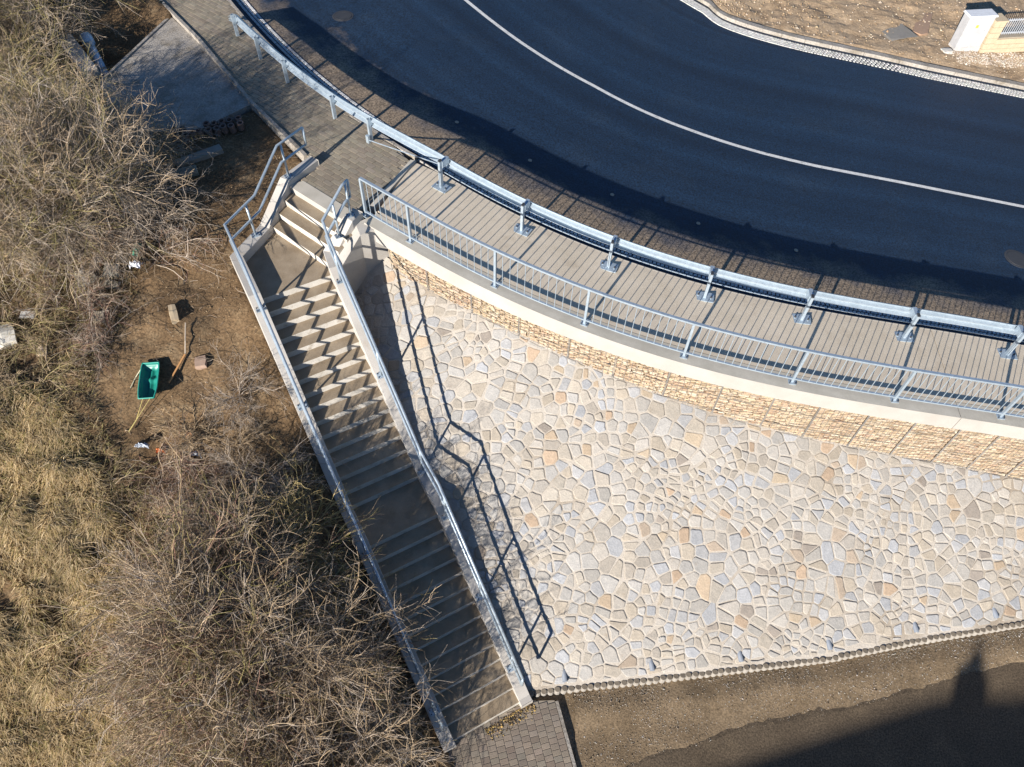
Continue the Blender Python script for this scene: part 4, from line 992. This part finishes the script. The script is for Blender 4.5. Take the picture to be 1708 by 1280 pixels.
AV = [(-7.78, 9.32, 1.0), (-7.6, 10.9, .6), (-6.9, 9.98, .7), (-7.7, 8.6, .7)]
n += zone([(-12.6, 17.2), (-9.6, 15.9), (-8.6, 13.6), (-8.8, 12.4), (-12.4, 12.2), (-13.6, 15)], .8, ['grey', 'grey2', 'olive', 'red', 'tan2'], .8, 1.1, 'leafless shrub in the thicket left of the clay blocks', 'thicket left of the upper stairs', sz=.8)
n += zone([(-11.9, 14.6), (-10.2, 14.6), (-9.5, 13.4), (-10.4, 12.0), (-12.8, 12.4)], .62, ['tall', 'tall', 'dense'], .78, .95, 'bush rising above the thicket left of the upper stairs', 'tall bushes left of the upper stairs', name='tall_bush')
n += zone([(-17, 24), (-13.6, 22.6), (-13.1, 18.6), (-12.6, 17.0), (-14.5, 15.5), (-18, 19)], 1.1, ['olive', 'grey', 'tan', 'tall'], .8, 1.15, 'leafless shrub in the thicket at the upper left corner', 'thicket in the upper left corner')
n += zone([(-12.4, 12.2), (-9.2, 12.4), (-8.9, 9.6), (-9.6, 8.6), (-11.3, 8.6)], .95, ['red', 'grey2', 'tan', 'olive'], .5, .8, 'low bramble among the rubble left of the green sledge', 'brambles left of the sledge', AV, sz=.7)
n += zone([(-7.0, 9.3), (-6.1, 9.6), (-5.0, 7.8), (-4.8, 7.1), (-7.2, 6.9), (-7.4, 7.5)], .72, ['grey', 'tan', 'tan2', 'grey2'], .55, .85, 'low shrub between the green sledge and the stairs', 'shrubs between the sledge and the stairs', AV, sz=.7)
n += zone([(-7.6, 6.6), (-4.9, 6.8), (-3.3, 3.6), (-3.3, 1.7), (-6.9, .8), (-7.3, 3.5)], .66, ['tan2', 'tan', 'grey2', 'olive', 'tan', 'red'], .75, 1.05, 'bramble in the thicket left of the lower flight of stairs', 'thicket left of the lower stairs', sz=.85)
n += zone([se(5.4, -3.1), se(5.4, -4.5), se(9.2, -4.8), se(9.2, -3.3)], .42, ['dense', 'dense2', 'dense2'], .78, .95, 'shrub standing a little left of the lower stair wall', 'tall shrubs left of the lower stairs')
n += zone([se(5.6, -1.9), se(5.6, -2.9), se(9.0, -2.9), se(9.0, -1.9)], .55, ['tan', 'tan2', 'red'], .5, .7, 'small bramble at the foot of the left stair wall', 'small brambles at the stair wall', sz=.8)
shrub('yellow', -4.35, 6.75, .95, 'shrub with yellow stems fanning out beside the stair landing', None, 'yellow_shrub')
n += zone([(-8.4, 7.4), (-7.6, 7.2), (-7.3, 2.), (-7.9, 2.)], 1.1, ['tan', 'olive', 'tan2'], .5, .7, 'sparse thin shrub at the edge of the dry grass bank', 'shrubs on the edge of the dry grass', sz=.7)
n += zone([(-7.5, -2.5), (-5.6, -2.), (-4.8, 1.0), (-7, .6)], 1.0, ['tan2', 'tan', 'grey2'], .8, 1.05, 'bramble at the bottom edge left of the lower paving', 'thicket at the bottom edge', sz=.85)
print('shrubs', n)
# ------------------------------------------------------------ dry grass and twig litter
def grass(name, N, fn, L0, L1, cols, label, flat=.6, wd=.006):
    x, y, z = fn(N); m = len(x); az = rng.uniform(0, 6.283, m); ln = rng.uniform(L0, L1, m); az = az * .35 + 4.2 + rng.normal(size=m) * .7
    d = np.stack([np.cos(az), np.sin(az), np.zeros(m)], 1); pz = np.stack([-np.sin(az), np.cos(az), np.zeros(m)], 1) * (wd * rng.uniform(.7, 1.6, m))[:, None]
    b = np.stack([x, y, z - .01], 1); up_ = np.array([0, 0, 1.])
    m1 = b + d * (ln * .35)[:, None] + up_ * (ln * rng.uniform(.25, .55, m))[:, None]; tp = m1 + d * (ln * .5)[:, None] + up_ * (ln * rng.uniform(-.30, .12, m) * flat)[:, None]
    V = np.stack([b - pz, b + pz, m1 + pz * .8, m1 - pz * .8, tp], 1).reshape(-1, 3); i = np.arange(m)[:, None] * 5
    F = np.concatenate([i + np.array([[0, 1, 2]]), i + np.array([[0, 2, 3]]), i + np.array([[3, 2, 4]])]); c = np.array(cols)[rng.integers(0, len(cols), m)] * rng.uniform(.7, 1.25, (m, 1))
    tag(npmesh(name, V, F, M_grass, np.repeat(c, 5, 0)), label, 'grass', None, 'stuff')
def gsrc(poly, clump=True, cs=1.7, thr=0.):
    def fn(N):
        xs = [p[0] for p in poly]; ys = [p[1] for p in poly]; X, Y, Z = [], [], []
        while len(X) < N:
            p = (random.uniform(min(xs), max(xs)), random.uniform(min(ys), max(ys)))
            if not inside(p, poly): continue
            if clump and mn.noise(Vector((p[0] * cs, p[1] * cs, 8))) < random.uniform(-.7, .25) + thr: continue
            X.append(p[0]); Y.append(p[1]); Z.append(T(*p))
        return np.array(X), np.array(Y), np.array(Z)
    return fn
DRY = [(.55, .415, .235), (.49, .36, .19), (.42, .305, .155), (.60, .475, .295), (.33, .235, .12), (.27, .225, .085)]
grass('dry_grass', 95000, gsrc([(-12.2, 9.4), (-9.3, 8.6), (-8.2, 6.9), (-7.4, 4.5), (-6.9, 1.0), (-11.5, .5)], True, 1.5, .16), .18, .46, DRY, 'matted dry straw coloured grass on the bank at the left edge')
grass('green_grass', 6500, gsrc([(-11.3, 9.1), (-9.4, 8.7), (-9.0, 7.6), (-10.9, 7.2)], True, 2.2, .1), .10, .22, [(.14, .20, .04), (.20, .25, .06), (.10, .15, .03)], 'patch of green grass at the left edge of the picture', wd=.007)
grass('thicket_grass', 42000, gsrc([(-17, 23), (-12.6, 17.8), (-9.4, 15.8), (-8.5, 12.6), (-8.9, 9), (-7.6, 6.8), (-4.6, 7.2), (-2.2, 3.2), (-2.6, 1.), (-8, 1.), (-11, 9), (-13.5, 14)]), .10, .30, [(.30, .23, .12), (.24, .18, .10), (.26, .22, .09), (.20, .14, .08), (.34, .28, .18)], 'dead grass and weeds under the thicket')
def litter(N):
    X, Y, Z = [], [], []
    while len(X) < N:
        p = (random.uniform(-16, -1), random.uniform(1, 22)); s, e_ = to_se(*p)
        if e_ > -1.15 and s > -1.5: continue
        if p[1] > 15.7 and p[0] > walk_left_x(p[1]) - .1: continue
        if p[0] > -5.6 and p[1] > 12.8: continue
        X.append(p[0]); Y.append(p[1]); Z.append(T(*p))
    return np.array(X), np.array(Y), np.array(Z)
x, y, z = litter(5000); az = rng.uniform(0, 6.283, 5000); ln = rng.uniform(.05, .35, 5000)
b = np.stack([x, y, z + .012], 1); P = np.stack([b, b + np.stack([np.cos(az) * ln * .5, np.sin(az) * ln * .5, .03 + .1 * rng.random(5000) * ln], 1), b + np.stack([np.cos(az + .3) * ln, np.sin(az + .3) * ln, np.full(5000, .02)], 1)], 1)
V, F = tubes(P, np.full((5000, 3), .0036), 3); c = np.array(GREY + TAN)[rng.integers(0, 8, 5000)] * rng.uniform(.4, .9, (5000, 1))
tag(npmesh('twig_litter', V, F, M_twig, np.repeat(c, 9, 0)), 'loose dead twigs scattered over the brown soil', 'twigs', None, 'stuff')
def soilp():
    p = litter(1); return p[0][0], p[1][0], p[2][0] + .004
pebbles('soil_crumbs', 6000, soilp, .014, [(.28, .2, .12), (.2, .13, .07), (.36, .28, .18), (.12, .08, .045)], 'small stones and crumbs of earth on the bare soil left of the stairs')
def bankp():
    a = random.uniform(10, AEND - 2); o = random.uniform(1, 6); p = kp(a, far(a) + o); return p[0], p[1], U(p[0]) - .08 + min(.6, (o - .83) * .09) + .10 * mn.noise(Vector((p[0] * .8, p[1] * .8, 2))) + .05 * mn.noise(Vector((p[0] * 3, p[1] * 3, 7))) + .02
pebbles('bank_clods', 5000, bankp, .03, [(.33, .24, .15), (.28, .19, .115), (.38, .29, .19), (.45, .38, .3)], 'clods and stones on the bare clay bank beyond the road')
